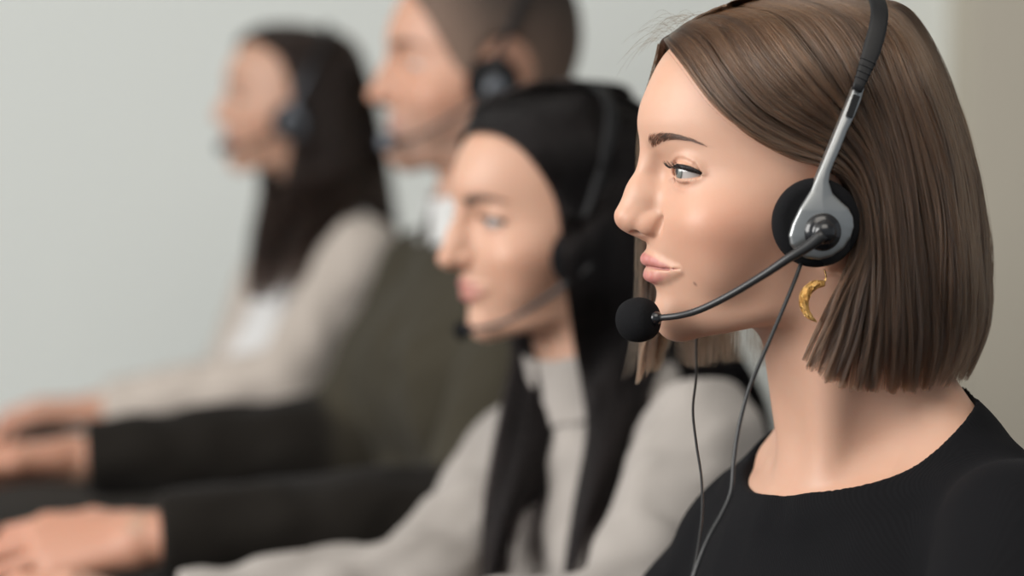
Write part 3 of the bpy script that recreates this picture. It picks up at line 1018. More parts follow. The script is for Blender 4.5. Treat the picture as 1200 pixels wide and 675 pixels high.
def add_hair(P, sides, mat, base, n, rad, clumps, depth, inset, **kw):
    VV, FF, off = [], [], 0
    CC, RR, SS = [], [], []
    for G, share in sides:
        V, F = hair_shell(G, inset)
        VV.append(V); FF += [tuple(i+off for i in f) for f in F]; off += len(V)
        c, r = hair_mass(G, int(n*share), rad, max(8, int(clumps*share)), depth, shade=SS, **kw)
        CC.append(c); RR.append(r)
    V = place(P, np.vstack(VV))
    o = new_mesh('hair', V, FF, base, parent=P.ob)
    C = np.concatenate(CC); R = np.concatenate(RR)
    s = strands('hair_strands', place(P, C.reshape(-1, 3)).reshape(C.shape), R*0.001*P.sc, mat, o, np.concatenate(SS))
    return o, s

# ------------------------------------------------------------------ eyes, brows, lashes
def mat_eye():
    m = mat_principled('eye', (0.8, 0.8, 0.8), 0.12, **{'Coat Weight': 0.6, 'Coat Roughness': 0.04})
    nt, b = nodes(m)
    a = nt.nodes.new('ShaderNodeAttribute'); a.attribute_name = 'tint'
    nt.links.new(a.outputs['Color'], b.inputs['Base Color'])
    return m
M_EYE = mat_eye()
def face_details(P, h, iris, brow_mat, brow_n, lash=True, gaze=0.0, brow=((12.5, 49.0), (19, 51.8), (30, 54.4), (41, 53.0), (50, 48.0)), liner=1.0, bt=1.0):
    tree = BVHTree.FromPolygons(P.Vh.tolist(), P.Fh.tolist())
    def on_skin(y, z):
        hit = tree.ray_cast(Vector((160.0, y, z)), Vector((-1, 0, 0)))
        return np.array(hit[0]), np.array(hit[1])
    for sgn in (1, -1):
        # eyeball
        nu, nv = 48, 40
        th = np.linspace(0, math.pi, nv); ph = np.arange(nu)*2*math.pi/nu
        T, Ph = np.meshgrid(th, ph, indexing='ij')
        D = np.stack([np.cos(T), np.sin(T)*np.cos(Ph), np.sin(T)*np.sin(Ph)], 2).reshape(-1, 3)
        r = 12.1+0.9*np.exp(-(np.arccos(np.clip(D[:, 0], -1, 1))/0.42)**4)
        ang = np.arccos(np.clip(D[:, 0], -1, 1))
        col = np.tile(np.array([0.46, 0.42, 0.40]), (len(D), 1))
        col[ang < 0.49] = np.array(iris)*0.35
        mk = ang < 0.44; col[mk] = np.array(iris)*(0.75+0.5*(ang[mk, None]/0.44))
        col[ang < 0.17] = 0.004
        V = (D*r[:, None]) @ rotm('Z', gaze).T + h['eye']*[1, sgn, 1]
        F = [(i*nu+j, i*nu+(j+1) % nu, (i+1)*nu+(j+1) % nu, (i+1)*nu+j) for i in range(nv-1) for j in range(nu)]
        new_mesh('eye', place(P, V), F, M_EYE, parent=P.ob, colors=col)
        # brow
        pts = []
        for y, z in catmull([(a, b, 0) for a, b in brow], 40)[:, :2]:
            p, nrm = on_skin(y*sgn, z); pts.append((p, nrm))
        C = []; R = []
        for i in range(brow_n):
            t = rng.beta(1.25, 1.3)
            k = t*36; i0 = int(k); p, nrm = pts[i0]
            tang = pts[min(i0+3, 39)][0]-pts[max(i0-1, 0)][0]; tang /= np.linalg.norm(tang)
            side = np.cross(nrm, tang)*(sgn)
            wd = np.interp(t, [0, .15, .5, 1], [3.0, 3.9, 2.7, 0.8])*bt
            off = rng.uniform(-1, 1)*wd
            up = np.interp(t, [0, .3, 1], [0.9, 0.25, -0.1])
            side = side if side[2] > 0 else -side
            d = tang+side*(up-0.25*off/wd); d /= np.linalg.norm(d)
            L = rng.uniform(5, 8.5)*np.interp(t, [0, .3, 1], [.75, 1, .7])
            b = p+side*off+nrm*0.1
            hit = tree.find_nearest(Vector(b)); b = np.array(hit[0])
            C.append([b, b+d*L*.35+nrm*0.55, b+d*L*.7+nrm*0.7, b+d*L+nrm*0.25]); R.append(np.array([.085, .08, .065, .02])*bt*rng.uniform(.8, 1.3))
        C = np.array(C); R = np.array(R)
        strands('eyebrow', place(P, C.reshape(-1, 3)).reshape(C.shape), R*0.001, brow_mat, P.ob)
        if not lash:
            continue
        # liner along the upper lid with a wing, and lashes growing from it
        lc = lid_curve(h, h['up']-1.5, LID_R+0.1, 26, 0.12, 1.0)
        lc = lc[np.r_[True, np.linalg.norm(np.diff(lc, axis=0), axis=1) > 0.2]]
        wing = lc[-1]+np.array([[-1.6, 1.5, 0.3], [-3.6, 3.0, 0.8]])
        path = np.vstack([lc, wing])*[1, sgn, 1]
        path[:, 2] += 0.35
        path = catmull(path, 40)
        tube('eyeliner', place(P, path), (np.array([0.35, 0.6, 0.85, 1.0, 1.1, 0.85, 0.4, 0.08])*liner*0.001), M_LASH, P.ob, k=8, e=0.6)
        C = []; R = []
        for i in range(120):
            t = rng.uniform(0.08, 0.98); p = lc[int(t*(len(lc)-1))]
            out = p-h['eye']; out /= np.linalg.norm(out)
            d = out+np.array([0.45, (t-0.45)*1.0, 0.15]); d /= np.linalg.norm(d)
            L = rng.uniform(5.5, 8.0)
            C.append(np.array([p, p+d*L*.4+[0, 0, -.1*L], p+d*L*.75+[0, 0, 0.05*L], p+d*L+[0, 0, 0.30*L]])*[1, sgn, 1]); R.append([.09, .08, .06, .02])
        for i in range(50):
            ll = lid_curve(h, h['low'], LID_R+0.2, 12, 0.2, 0.97)
            t = rng.uniform(0, 1); p = ll[int(t*11)]; out = p-h['eye']; out /= np.linalg.norm(out)
            d = out+np.array([0.2, (t-0.4)*.8, -0.5]); L = rng.uniform(2, 3.5)
            C.append(np.array([p, p+d*L*.3, p+d*L*.6, p+d*L])*[1, sgn, 1]); R.append([.05, .05, .04, .02])
        C = np.array(C); R = np.array(R)
        strands('eyelashes', place(P, C.reshape(-1, 3)).reshape(C.shape), R*0.001, M_LASH, P.ob)

# ------------------------------------------------------------------ headsets
M_FOAM = noise_bump(mat_principled('black_foam', (0.008, 0.008, 0.009), 0.95, **{'Specular IOR Level': 0.15}), 1400, 0.8, 0.0006)
M_SILVER = mat_principled('silver_plastic', (0.36, 0.37, 0.37), 0.36, 0.9)
M_GLOSS = mat_principled('glossy_black_plastic', (0.010, 0.010, 0.012), 0.24, **{'Coat Weight': 0.3})
M_MATTE = mat_principled('matte_black_plastic', (0.012, 0.012, 0.013), 0.5, **{'Specular IOR Level': 0.3})
M_CABLE = mat_principled('black_cable', (0.020, 0.020, 0.021), 0.38)
M_GREY = mat_principled('grey_plastic', (0.11, 0.12, 0.14), 0.5)
M_GOLD = noise_bump(mat_principled('gold', (0.85, 0.54, 0.20), 0.30, 1.0), 1100, 0.8, 0.0009, kind='VORONOI')

def poly_sdf(P2, X, Z):
    P2 = np.asarray(P2, float); d = np.full(X.shape, 1e9); s = np.ones(X.shape)
    n = len(P2)
    for i in range(n):
        a, b = P2[i], P2[i-1]
        ex, ez = b-a; wx = X-a[0]; wz = Z-a[1]
        t = np.clip((wx*ex+wz*ez)/(ex*ex+ez*ez), 0, 1)
        d = np.minimum(d, (wx-ex*t)**2+(wz-ez*t)**2)
        c1 = Z >= a[1]; c2 = Z < b[1]; c3 = ex*wz > ez*wx
        flip = (c1 & c2 & c3) | (~c1 & ~c2 & ~c3)
        s = np.where(flip, -s, s)
    return s*np.sqrt(d)

class HS:
    pass
def make_headset(P, label, geo, arm_mat, cup_mat, group, boom=None, mic_mat=None, h=0.8, mic_r=15.5, band_w=6.0, shift=(0, 0, 0), pivot_mat=None, band_k=1.0):
    """geo: local mm geometry traced once; boom: local mm points; the headset rests on its wearer"""
    root = bpy.data.objects.new('headset', None); scene.collection.objects.link(root)
    c = geo['pad']
    O = P.H+(np.array([c[0], 0, c[2]])*0.001*P.sc) @ P.R.T
    root.location = O; root.empty_display_size = 0.02
    tag(root, label, 'headset', group)
    def pl(V):
        return ((np.asarray(V)+shift)*0.001*P.sc) @ P.R.T + P.H - O
    for sgn in (1, -1):
        m = np.array([1, sgn, 1.0])
        def flip(F):
            return F if sgn > 0 else F[:, ::-1]
        pc = c
        # foam cushion: a rounded disc
        g = Grid(pc-[36, 16, 36], pc+[36, 14, 36], h)
        X, Y, Z = g.ax[0][:, None, None]-pc[0], g.ax[1][None, :, None]-pc[1], g.ax[2][None, None, :]-pc[2]
        rr = np.sqrt(X*X+Z*Z)
        qx, qy = rr-(geo['pad_r']-6.5), np.abs(Y+2.0)-1.2
        g.f = (np.sqrt(np.maximum(qx, 0)**2+np.maximum(qy, 0)**2)+np.minimum(np.maximum(qx, qy), 0)-6.5).astype(np.float32)
        V, F = g.mesh()
        new_mesh('ear_cushion', pl(V*m), flip(F), M_FOAM, parent=root)
        # arm and housing in one shell, its outline traced in the plane of the ear
        poly = geo['arm']; lo = poly.min(0)-4; hi = poly.max(0)+4
        g = Grid((lo[0], pc[1]-2, lo[1]), (hi[0], pc[1]+16, hi[1]), h*0.8)
        X2, Z2 = np.meshgrid(g.ax[0], g.ax[2], indexing='ij')
        d2 = poly_sdf(poly, X2, Z2)[:, None, :]
        Yc = g.ax[1][None, :, None]-(pc[1]+5.0)
        bulge = np.clip(-d2/16.0, 0, 1)
        th = 1.6+3.2*np.sqrt(bulge)
        q1, q2 = d2+1.8, np.abs(Yc)-th
        g.f = (np.sqrt(np.maximum(q1, 0)**2+np.maximum(q2, 0)**2)+np.minimum(np.maximum(q1, q2), 0)-1.6).astype(np.float32)
        V, F = g.mesh()
        def lean(V):
            V = V.copy()
            k = np.clip((V[:, 2]-(pc[2]+8))/80, 0, 1.4)
            V[:, 1] -= geo['lean']*k**1.2
            return V
        arm = new_mesh('ear_arm', pl(lean(V)*m), flip(F), arm_mat, parent=root)
        if geo.get('slot') is not None:
            a, b = geo['slot']
            ps = catmull([[a[0], pc[1]+10.2, a[1]], [(a[0]+b[0])/2, pc[1]+10.2, (a[1]+b[1])/2], [b[0], pc[1]+10.2, b[1]]], 8)
            V, F = sweep(lean(ps), [np.array([[-1.6, -2.3], [1.6, -2.3], [1.6, 2.3], [-1.6, 2.3]])*0.9]*8, up=(0, 1, 0))
            new_mesh('slot', pl(V*m), [f if sgn > 0 else f[::-1] for f in F], M_MATTE, smooth=False, parent=arm)
        # back shell under the arm
        g = Grid(pc-[30, 6, 30], pc+[30, 14, 30], h)
        g.add(Ell(pc+[geo['shell'][0], 1, geo['shell'][1]], (geo['shell'][2], 8, geo['shell'][2])))
        V, F = g.mesh()
        new_mesh('cup_shell', pl(V*m), flip(F), cup_mat, parent=root)
        # pivot dome
        pv = geo['pivot']
        g = Grid(pv-[16, 10, 16], pv+[16, 14, 16], 0.6)
        g.add(Ell(pv, (geo['pivot_r'], 6.5, geo['pivot_r'])))
        if sgn > 0:
            g.add(Ell(pv+[0, 4.0, 0], (geo['pivot_r']*0.62, 6.5, geo['pivot_r']*0.62)), 1.0)
        V, F = g.mesh()
        new_mesh('pivot', pl(V*m), flip(F), pivot_mat or M_GLOSS, parent=root)
    # band over the head
    path = catmull(geo['band'], 60)
    z0 = path[0, 2]
    path[:, 2] = z0+(path[:, 2]-z0)*band_k
    w = np.interp(np.linspace(0, 1, 60), [0, 0.06, 0.12, 0.88, 0.94, 1], [3.4, 4.6, band_w, band_w, 4.6, 3.4])
    prof = []
    for i in range(60):
        t = np.linspace(0, 2*math.pi, 16, endpoint=False)
        cx, sx = np.cos(t), np.sin(t)
        wi = w[i]
        prof.append(np.stack([np.sign(cx)*np.abs(cx)**0.5*wi, np.sign(sx)*np.abs(sx)**0.6*1.7], 1))
    V, F = sweep(path, prof, up=(1, 0, 0))
    band = new_mesh('headband', pl(V), F, M_MATTE, parent=root)
    for e in (0, 1):
        for i in range(4):
            j = 2+i if e == 0 else 57-i
            p = path[j]; T = path[min(j+1, 59)]-path[max(j-1, 0)]; T /= np.linalg.norm(T)
            V, F = sweep([p-T*0.7, p+T*0.7], [prof[j]*[1.06, 1.35]]*2, up=(1, 0, 0))
            new_mesh('ridge', pl(V), F, M_MATTE, smooth=False, parent=band)
    # boom and microphone
    b = catmull(geo['boom'] if boom is None else boom, 40)
    tube('microphone_boom', pl(b), np.array([4.0, 3.0, 2.5, 2.4, 2.3, 2.2])*0.001, M_CABLE, root)
    e = b[-1]; d = b[-1]-b[-4]; d /= np.linalg.norm(d)
    tube('boom_collar', pl([e-d*1, e+d*1.5, e+d*4, e+d*6]), np.array([2.5, 4.3, 5.0, 4.0])*0.001, M_GLOSS, root, k=14)
    mc = e+d*(mic_r+1.5)
    R = np.stack([d, np.cross([0, 0, 1.0], d)/np.linalg.norm(np.cross([0, 0, 1.0], d)), np.zeros(3)], 1); R[:, 2] = np.cross(R[:, 0], R[:, 1])
    g = Grid(mc-20, mc+20, 0.7)
    g.add(Ell(mc, (mic_r*1.08, mic_r*0.92, mic_r*0.95), R))
    X, Y, Z = g.ax[0][:, None, None], g.ax[1][None, :, None], g.ax[2][None, None, :]
    e2 = d[0]*(X-mc[0])+d[1]*(Y-mc[1])+d[2]*(Z-mc[2])
    g.f = smax(g.f, np.abs(e2)-mic_r*0.93, 6.0).astype(np.float32)
    V, F = g.mesh()
    new_mesh('microphone_foam', pl(V), F, mic_mat or M_FOAM, parent=root)
    s = HS(); s.root = root; s.O = O; s.pl = pl
    return s

# ------------------------------------------------------------------ the four people
FW1 = dict(FEMALE, smile=1.4, lips=0.9, brow_k=0.8, blush=0.55, moles=[(77, 36, -41.5, 1.5), (66, 44, -4, 0.8)])
keyboard(-0.66, 2.62, 0.12, 'black keyboard on the desk under the hands of the man in olive')
keyboard(-0.86, 3.6, 0.12, 'black keyboard on the desk under the hands of the farthest woman')
W1 = make_person('woman with a brown bob in a black rib knit sweater, gold earring and silver headset', 'f', FW1, at(929, 255, 1.62), pose(9, 0, 0), at(1002, 518, 1.64), 36,
   {1: (at(1200,640,1.50),at(1150,900,1.40),at(800,950,1.40),(-1,0.2,0),0), -1:(at(870,672,1.78),at(700,860,1.85),at(450,850,1.75),(-1,0,0),0)},
   1.0, 2.4, SKIN, (0.46,0.17,0.155), M_BLACK_KNIT, {}, neckline=[Ell((15,-5,38),(86,106,84))], wrinkle=(90,1.5), grow=5.0, width=0.88, broll=-6)
Wd = [80, 86, 88, 85, 81, 77, 70, 60, 47, 31, 17, 2]
Xb = [-112, -126, -136, -136, -130, -122, -111, -101, -88, -72, -52, -30]
Xf = [60, 62, 66, 72, 80, 88, 92, 88, 76, 58, 38, 14]
W1.Y = side_map(W1, Wd, Xb, Xf, W1.g)
near = [
 [(87,-3,117,'l'),(800,75),(822,105),(845,132),(880,160),(920,180),(955,193),(992,212),(1009,250),(1007,295),(985,335),(965,380),(945,425)],
 [(83,-4,121,'l'),(812,60),(842,105),(870,136),(905,160),(942,178),(980,196),(1012,228),(1018,290),(1003,345),(990,400),(972,446)],
 [(74,-5,128,'l'),(835,40),(868,85),(905,125),(945,150),(983,172),(1013,210),(1024,285),(1020,350),(1012,405),(1000,455)],
 [(55,-6,139,'l'),(880,20),(918,60),(952,100),(985,135),(1015,172),(1035,230),(1040,300),(1038,380),(1030,458)],
 [(32,-6,147,'l'),(935,10),(972,40),(1000,85),(1025,140),(1045,210),(1056,300),(1059,380),(1056,458)],
 [(5,-6,150,'l'),(985,8),(1018,38),(1045,90),(1070,160),(1086,240),(1094,320),(1094,400),(1085,456)],
 [(-18,-5,149,'l'),(1030,10),(1060,36),(1085,85),(1110,155),(1127,230),(1135,320),(1132,400),(1113,450)],
 [(-36,-3,146,'l'),(1052,2,14),(1082,28,8),(1110,84,2),(1137,160,0),(1156,240,0),(1166,310,0),(1161,380,0),(1138,440,0)]]
Gn = trace_guides(W1, near, W1.Y)
mir = Gn*[1, -1, 1]
mir[:, :, 1] -= 4*np.linspace(0, 1, Gn.shape[1])[None, :]
f0 = trace_guides(W1, [[(87,-5,118,'l'),(774,66,-26),(759,105,-48),(751,160,-66),(750,220,-76),(751,300,-82),(748,380,-82),(737,446,-78)],
                       [(84,-6,121,'l'),(782,58,-30),(775,105,-54),(772,160,-72),(775,220,-82),(780,300,-88),(784,370,-88),(782,428,-84)]], W1.Y)
mir4 = mir[3:].copy()
mir4[:, :, 2] += np.linspace(0, 1, mir4.shape[1])[None, :]**2*1
Gf = np.concatenate([f0, mir4])
add_hair(W1, [(Gn, 0.60), (Gf, 0.40)], M_HAIR1, M_HAIR1B, 20000, 0.115, 380, 9.0, 6.0, tip=0.06, spread=0.07, wave=2.0)
face_details(W1, FEMALE, (0.17, 0.18, 0.165), M_BROW, 380, gaze=8, liner=1.7)

ARM_PX = [(1000,101),(1014,103),(1009,120),(1002,137),(993,155),(985,176),(978,192),(974,202),(972,213),(976,226),(984,234),(994,243),(1000,254),(1001,266),(997,279),(988,292),(975,301),(960,305),(945,303),(934,297),(926,287),(924,276),(928,262),(937,243),(950,222),(963,192),(976,160),(988,130)]
geo = {}
cpt = hl(W1, 957, 261, 84); geo['pad'] = cpt; geo['pad_r'] = 28.5
geo['arm'] = np.array([hl(W1, u, v, np.interp(v, [100, 150, 200, 250], [79, 84, 89, 91]))[[0, 2]] for u, v in ARM_PX])
geo['lean'] = 13.0
s0, s1 = hl(W1, 1004.5, 112, 84), hl(W1, 995.5, 137, 86.5)
geo['slot'] = (s0[[0, 2]], s1[[0, 2]])
sh = hl(W1, 966, 272, 90)-cpt
geo['shell'] = (sh[0], sh[2], 22.0)
geo['pivot'] = hl(W1, 965, 272, 96); geo['pivot'][1] = cpt[1]+10; geo['pivot_r'] = 12.2
bl_ = hl(W1, 1004, 106, 84); b2 = hl(W1, 1021, 55, 72); b3 = hl(W1, 1029, 15, 58)
half = [bl_, b2+[0, 3, 0], b3+[0, 3, 0], np.array([b3[0]-4, 31, 150.0]), np.array([b3[0]-5, 0, 155.0])]
geo['band'] = half + [p*[1, -1, 1] for p in half[-2::-1]]
geo['boom'] = [hl(W1, 965, 274, 106), hl(W1, 948, 288, 104), hl(W1, 925, 302, 100), hl(W1, 895, 322, 92), hl(W1, 855, 346, 80), hl(W1, 820, 363, 66), hl(W1, 795, 370, 52), hl(W1, 773, 372.5, 41)]
G1 = 'headsets worn by the row of call agents'
HS1 = make_headset(W1, 'silver and black headset with round foam mic on the brown-bobbed woman', geo, M_SILVER, M_MATTE, G1)
# cables of the two ear cups, meeting on the chest
def hang(name, pts, r=0.00115):
    p = catmull([at(*q) for q in pts], 60)
    return tube(name, p-HS1.O, r, M_CABLE, HS1.root, k=8)
hang('cable', [(939,308,1.535),(930,332,1.53),(915,368,1.525),(897,410,1.52),(878,455,1.515),(866,500,1.51),(860,540,1.505),(857,575,1.50),(847,600,1.497),(833,625,1.493),(822,650,1.49),(812,680,1.488),(806,720,1.486)], 0.0013)
hang('cable', [(820,330,1.72),(816,400,1.69),(816,440,1.66),(812,480,1.62),(816,520,1.58),(822,560,1.55),(823,600,1.53),(820,630,1.51),(815,660,1.495),(808,690,1.49),(803,720,1.488)], 0.0009)
# earring
er = bpy.data.objects.new
ec = hl(W1, 960, 354, 79)
pts = [hl(W1, u, v, 79) for u, v in [(966,332),(955,334),(946,341),(942,352),(944,364),(950,372),(957,377)]]
arc = catmull(pts, 90)
rad = np.interp(np.linspace(0, 1, 90), [0, .15, .45, .8, 1], [1.9, 2.9, 3.5, 2.2, 0.5])
rings = []
for i in range(90):
    k = 22; t = np.arange(k)*2*math.pi/k
    b = 1+0.13*np.sin(11*t/2+i*1.9)*np.sin(i*1.57)
    rings.append(np.stack([np.cos(t)*rad[i]*b, np.sin(t)*rad[i]*b], 1))
V, F = sweep(arc, rings)
Eo = (ec*0.001) @ W1.R.T + W1.H
ear = new_mesh('earring', (V*0.001) @ W1.R.T + W1.H - Eo, F, M_GOLD, smooth=False)
ear.location = Eo
tag(ear, 'gold beaded crescent earring hanging below the silver headset cup', 'earring')
hk = catmull([hl(W1, 966, 332, 79), hl(W1, 968, 324, 79), hl(W1, 966, 316, 77)], 8)
tube('hook', (hk*0.001) @ W1.R.T + W1.H - Eo, 0.0005, M_GOLD, ear, k=6)


# ------------------------------------------------------------------ woman in the pale blouse
FW2 = dict(FEMALE, nose=1.2, drop=3.5, brow_w=1.6, brow_k=1.7, smile=6.0, lips=0.7)
W2 = make_person('woman with long black hair in a pale blouse smiling at left of the brown-bobbed woman', 'f', FW2, at(654,292,2.3), pose(25,2), at(690,470,2.32), 33,
   {1:(at(822,515,2.18),at(735,730,2.03),at(450,745,1.98),(-1,0,0),0), -1:(at(602,560,2.42),at(500,686,2.30),at(190,724,2.24),(-1,0,0.36),0)},
   2.0, 5.0, SKIN, (0.45,0.16,0.15), M_BLOUSE, {}, wrinkle=(70,4.0), lean=9, garment='blouse', neckline=[Ell((8,0,52),(72,78,58))])
Wd2 = [84, 86, 86, 84, 81, 77, 70, 60, 47, 31, 17, 2]
Xb2 = [-105, -110, -112, -112, -110, -108, -103, -96, -85, -70, -52, -30]
W2.Y = side_map(W2, Wd2, Xb2, Xf, W2.g)
n2 = [
 [(90,-3,114,'l'),(590,160),(614,178),(636,206),(653,240),(661,285,101),(666,340,101),(673,395,84),(684,450,2.235,'d'),(690,510,2.215,'d'),(680,570,2.20,'d'),(668,630,2.19,'d'),(660,690,2.18,'d')],
 [(86,-4,121,'l'),(612,142),(645,178),(668,215),(679,260),(680,270,102),(684,310,104),(686,350,102),(690,395,86),(696,450,2.23,'d'),(696,510,2.21,'d'),(686,565,2.195,'d'),(674,625,2.185,'d'),(666,690,2.175,'d')],
 [(72,-4,141,'l'),(650,122),(687,165),(704,220),(709,250,100),(711,290,104),(709,340,102),(704,390,88),(704,440,2.228,'d'),(700,500,2.205,'d'),(688,560,2.19,'d'),(674,620,2.18,'d'),(666,690,2.17,'d')],
 [(32,-4,157,'l'),(692,106),(722,150),(742,210),(750,280),(752,340),(750,395,86),(746,450,2.215,'d'),(732,510,2.195,'d'),(712,560,2.18,'d'),(694,620,2.17,'d'),(680,690,2.165,'d')],
 [(-5,-4,161,'l'),(727,106),(752,155),(772,220),(785,290),(793,310),(812,350,2.33,'d'),(836,405,2.34,'d'),(860,455,2.36,'d'),(872,520,2.38,'d')],
 [(-32,-3,156,'l'),(750,118,20),(775,165,16),(800,240,10),(818,300,5),(838,350,2.36,'d'),(866,408,2.37,'d'),(898,470,2.38,'d'),(912,530,2.40,'d')]]
G2n = trace_guides(W2, n2, W2.Y)
fr = [
 [(90,-3,114,'l'),(74,-44,92,'l'),(50,-68,40,'l'),(44,-76,-20,'l'),(596,402,2.325,'d'),(588,460,2.305,'d'),(577,525,2.28,'d'),(566,600,2.26,'d'),(558,690,2.25,'d')],
 [(86,-4,121,'l'),(68,-50,95,'l'),(40,-74,40,'l'),(36,-80,-20,'l'),(624,402,2.315,'d'),(618,460,2.295,'d'),(606,525,2.27,'d'),(586,600,2.25,'d'),(574,690,2.24,'d')],
 [(72,-4,141,'l'),(54,-55,107,'l'),(25,-82,40,'l'),(25,-84,-20,'l'),(652,415,2.31,'d'),(652,460,2.285,'d'),(632,525,2.26,'d'),(606,600,2.24,'d'),(592,690,2.23,'d')]]
G2f = np.concatenate([trace_guides(W2, fr, W2.Y), (G2n*[1, -1, 1])[4:]])
add_hair(W2, [(G2n, 0.6), (G2f, 0.4)], M_HAIR2, M_HAIR2B, 7000, 0.32, 220, 8.0, 4.0, tip=0.03)
face_details(W2, FW2, (0.30, 0.36, 0.40), M_BROW, 140, liner=1.5)
HS2 = make_headset(W2, 'black headset over the long black hair of the woman in the pale blouse', geo, M_MATTE, M_MATTE, G1, mic_r=9.0, shift=(9, -3, -3), band_k=1.06)
add_collar(W2, M_BLOUSE, 9, 30, (0.3, 0), 38, gap=12)

# ------------------------------------------------------------------ man in olive
MALE = dict(FEMALE, nose=1.35, drop=3, brow=2.5, brow_w=1.6, brow_k=1.4, jaw=4.0, chin=14.0, ear_dz=12, stubble=0.5, lips=0.8, up=22)
W3 = make_person('man with short brown hair in an olive sweater wearing a black headset', 'm', MALE, at(566,114,2.87), pose(13,-2), at(567,258,2.87), 20,
   {1:(at(645,345,2.72),at(548,608,2.58),at(165,632,2.50),(-1,0.05,-0.1),-40), -1:(at(505,335,3.07),at(408,518,3.03),at(85,537,2.98),(-1,0,-0.1),30)},
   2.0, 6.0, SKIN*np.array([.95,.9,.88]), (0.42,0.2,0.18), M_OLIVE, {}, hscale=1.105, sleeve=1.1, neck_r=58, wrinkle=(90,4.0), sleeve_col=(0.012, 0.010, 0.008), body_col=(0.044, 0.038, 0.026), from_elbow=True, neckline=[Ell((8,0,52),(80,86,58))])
face_details(W3, MALE, (0.25, 0.25, 0.2), M_BROW, 200, lash=False, bt=1.3)
HS3 = make_headset(W3, 'black headset with grey mic tip worn by the man in olive', geo, M_MATTE, M_MATTE, G1, mic_mat=M_GREY, pivot_mat=M_GREY, mic_r=11.0, shift=(0, 0, 13), band_k=0.72)
add_collar(W3, M_WHITE, 10, 26, (0.35, 0), 24)

# ------------------------------------------------------------------ woman in beige at the far end
FW4 = dict(FEMALE)
W4 = make_person('woman with long dark brown hair in beige and white seated farthest along the row', 'f', FW4, at(343,143,3.7), pose(8,-4), at(380,268,3.7), 18,
   {1:(at(425,300,3.55),at(335,445,3.45),at(115,482,3.5),(-1,0,0),0), -1:(at(330,310,3.85),at(270,455,3.85),at(115,478,3.75),(-1,0,0),0)},
   2.5, 7.0, SKIN, (0.45,0.17,0.155), M_BEIGE, {}, wrinkle=(70,4.0), garment='blouse', sleeve_col=(0.50, 0.44, 0.39), body_col=(0.74, 0.73, 0.72), neckline=[Ell((12,0,46),(82,84,66))])
W4.Y = side_map(W4, Wd2, Xb2, Xf, W4.g)
n4 = [
 [(92,-3,117,'l'),(320,60),(335,85),(341,114),(341,150),(334,200,80),(316,260,3.60,'d'),(298,310,3.56,'d'),(286,350,3.55,'d')],
 [(86,-4,126,'l'),(338,52),(358,82),(366,125),(366,165),(362,210,84),(346,265,3.58,'d'),(328,310,3.54,'d'),(308,352,3.53,'d')],
 [(54,-5,145,'l'),(368,40),(390,75),(402,120),(405,165),(400,210,84),(380,255,3.56,'d'),(352,300,3.52,'d'),(330,348,3.51,'d')],
 [(5,-4,150,'l'),(398,40),(420,80),(432,130),(438,180),(442,230,50),(448,280,40),(452,320,30)],
 [(-30,-3,146,'l'),(414,48,20),(434,90,14),(446,140,6),(456,190,0),(464,240,0),(472,290,0),(478,330,0)]]
G4n = trace_guides(W4, n4, W4.Y)
fr4 = [
 [(92,-3,117,'l'),(86,-40,92,'l'),(76,-66,40,'l'),(60,-76,-20,'l'),(304,215,-76),(296,260,-70),(290,305,-64),(286,346,-60)],
 [(86,-4,126,'l'),(70,-52,98,'l'),(50,-80,40,'l'),(46,-82,-20,'l'),(318,222,-82),(312,262,-78),(306,305,-74),(301,344,-70)],
 [(54,-5,145,'l'),(40,-62,108,'l'),(20,-84,40,'l'),(20,-88,-20,'l'),(346,230,-86),(336,270,-82),(324,305,-78),(316,340,-74)]]
G4f = np.concatenate([trace_guides(W4, fr4, W4.Y), (G4n*[1, -1, 1])[3:]])
add_hair(W4, [(G4n, 0.6), (G4f, 0.4)], M_HAIR3, M_HAIR3B, 4000, 0.4, 160, 8.0, 4.0, tip=0.03)
face_details(W4, FW4, (0.2, 0.15, 0.1), M_BROW, 100)
HS4 = make_headset(W4, 'headset with grey ear cup on the farthest woman with dark brown hair', geo, M_GREY, M_GREY, G1, boom=[q+np.array([-5, 0, 17])*np.clip(i/7, 0, 1) for i, q in enumerate(geo['boom'])], mic_r=11.0, band_k=0.95)

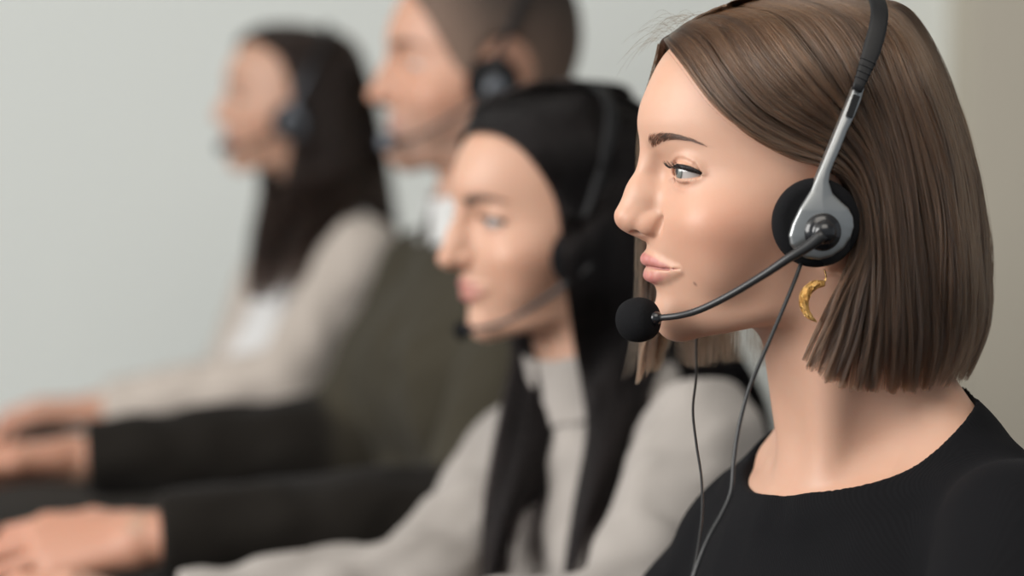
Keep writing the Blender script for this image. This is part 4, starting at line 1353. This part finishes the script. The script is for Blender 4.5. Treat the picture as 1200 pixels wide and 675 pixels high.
# ------------------------------------------------------------------ short hair of the man
def short_hair(P, mat, h=2.0):
    src = P.g
    g = Grid((-125, -96, -70), (125, 96, 150), h)
    i = [np.clip(np.rint((g.ax[k]-src.lo[k])/src.h).astype(int), 0, src.n[k]-1) for k in range(3)]
    f = src.f[np.ix_(*i)]
    X, Y, Z = g.ax[0][:, None, None], g.ax[1][None, :, None], g.ax[2][None, None, :]
    n = folds(X, Y, Z, 14)*0.5
    thick = np.clip(2.0+(Z-10)*0.075, 1.2, 11)
    # hairline: forehead, temple, sideburn before the ear, nape
    line = np.where(X > 20, 98-(X-70)*0.9, 0)
    front = X-(62+np.clip((Z-60)*0.55, -60, 24)-np.clip(28-Z, 0, 40)*0.9)
    low = np.where(X > -2, -18.0, -42.0)-Z
    earhole = 37-np.sqrt(((X+8)*1.15)**2+((Z-20)*0.85)**2)
    out = np.maximum(np.maximum(front, low), np.where(np.abs(Y) > 55, earhole, -9))
    g.f = smax(f-thick-n, out, 8.0).astype(np.float32)
    V, F = g.mesh()
    x, y, z = V.T
    fade = np.clip((z-15)/100-np.clip((x-10)/90, 0, .6), 0, 1)[:, None]
    col = np.array([0.17, 0.11, 0.08])*(1-fade)+np.array([0.028, 0.019, 0.014])*fade
    return new_mesh('hair', place(P, V), F, mat, parent=P.ob, colors=col)
M_SHORT = mat_principled('short_brown_hair', rough=0.7)
_nt, _b = nodes(M_SHORT); _a = _nt.nodes.new('ShaderNodeAttribute'); _a.attribute_name = 'tint'
_nt.links.new(_a.outputs['Color'], _b.inputs['Base Color']); noise_bump(M_SHORT, 500, 0.8, 0.002)
short_hair(W3, M_SHORT)

# loose hairs around the parting and the far temple
fl = []
for i in range(46):
    p = np.array([rng.uniform(60, 90), rng.uniform(-30, 4), 0]); p[2] = np.interp(p[0], [60, 75, 90], [137, 129, 117])
    d = np.array([rng.uniform(0.2, 1.0), rng.uniform(-0.8, 0.1), rng.uniform(0.0, 0.6)]); d /= np.linalg.norm(d)
    L = rng.uniform(14, 38)
    q = [p+d*L*t_+np.array([0, 0, -L*0.75*t_*t_]) for t_ in np.linspace(0, 1, 10)]
    fl.append(q)
for i in range(40):
    G_ = guide_interp(Gf, np.array([rng.uniform(0, 1.2)]), np.linspace(0.05, 1, 10))[0]
    fl.append(G_+np.array([rng.uniform(1, 7), rng.uniform(-4, 2), 0])*np.linspace(0.2, 1, 10)[:, None]+rng.normal(size=(10, 3))*0.4)
for i in range(120):
    G_ = guide_interp(Gn, np.array([rng.uniform(0, 7)]), np.linspace(0.05, rng.uniform(0.7, 1.03), 10).clip(0, 1))[0]
    o_ = G_-np.array([-10, 0, 20]); o_ /= np.linalg.norm(o_, axis=1, keepdims=True)
    fl.append(G_+o_*rng.uniform(0.5, 3.0)*np.sin(np.linspace(0, 3, 10))[:, None]+rng.normal(size=(1, 3))*1.0)
fl = np.array(fl)
strands('loose_hairs', place(W1, fl.reshape(-1, 3)).reshape(fl.shape), np.tile(np.interp(np.linspace(0, 1, 10), [0, .8, 1], [.07, .06, .02]), (len(fl), 1))*0.001, M_HAIR1, W1.ob, np.full(len(fl), 0.9))
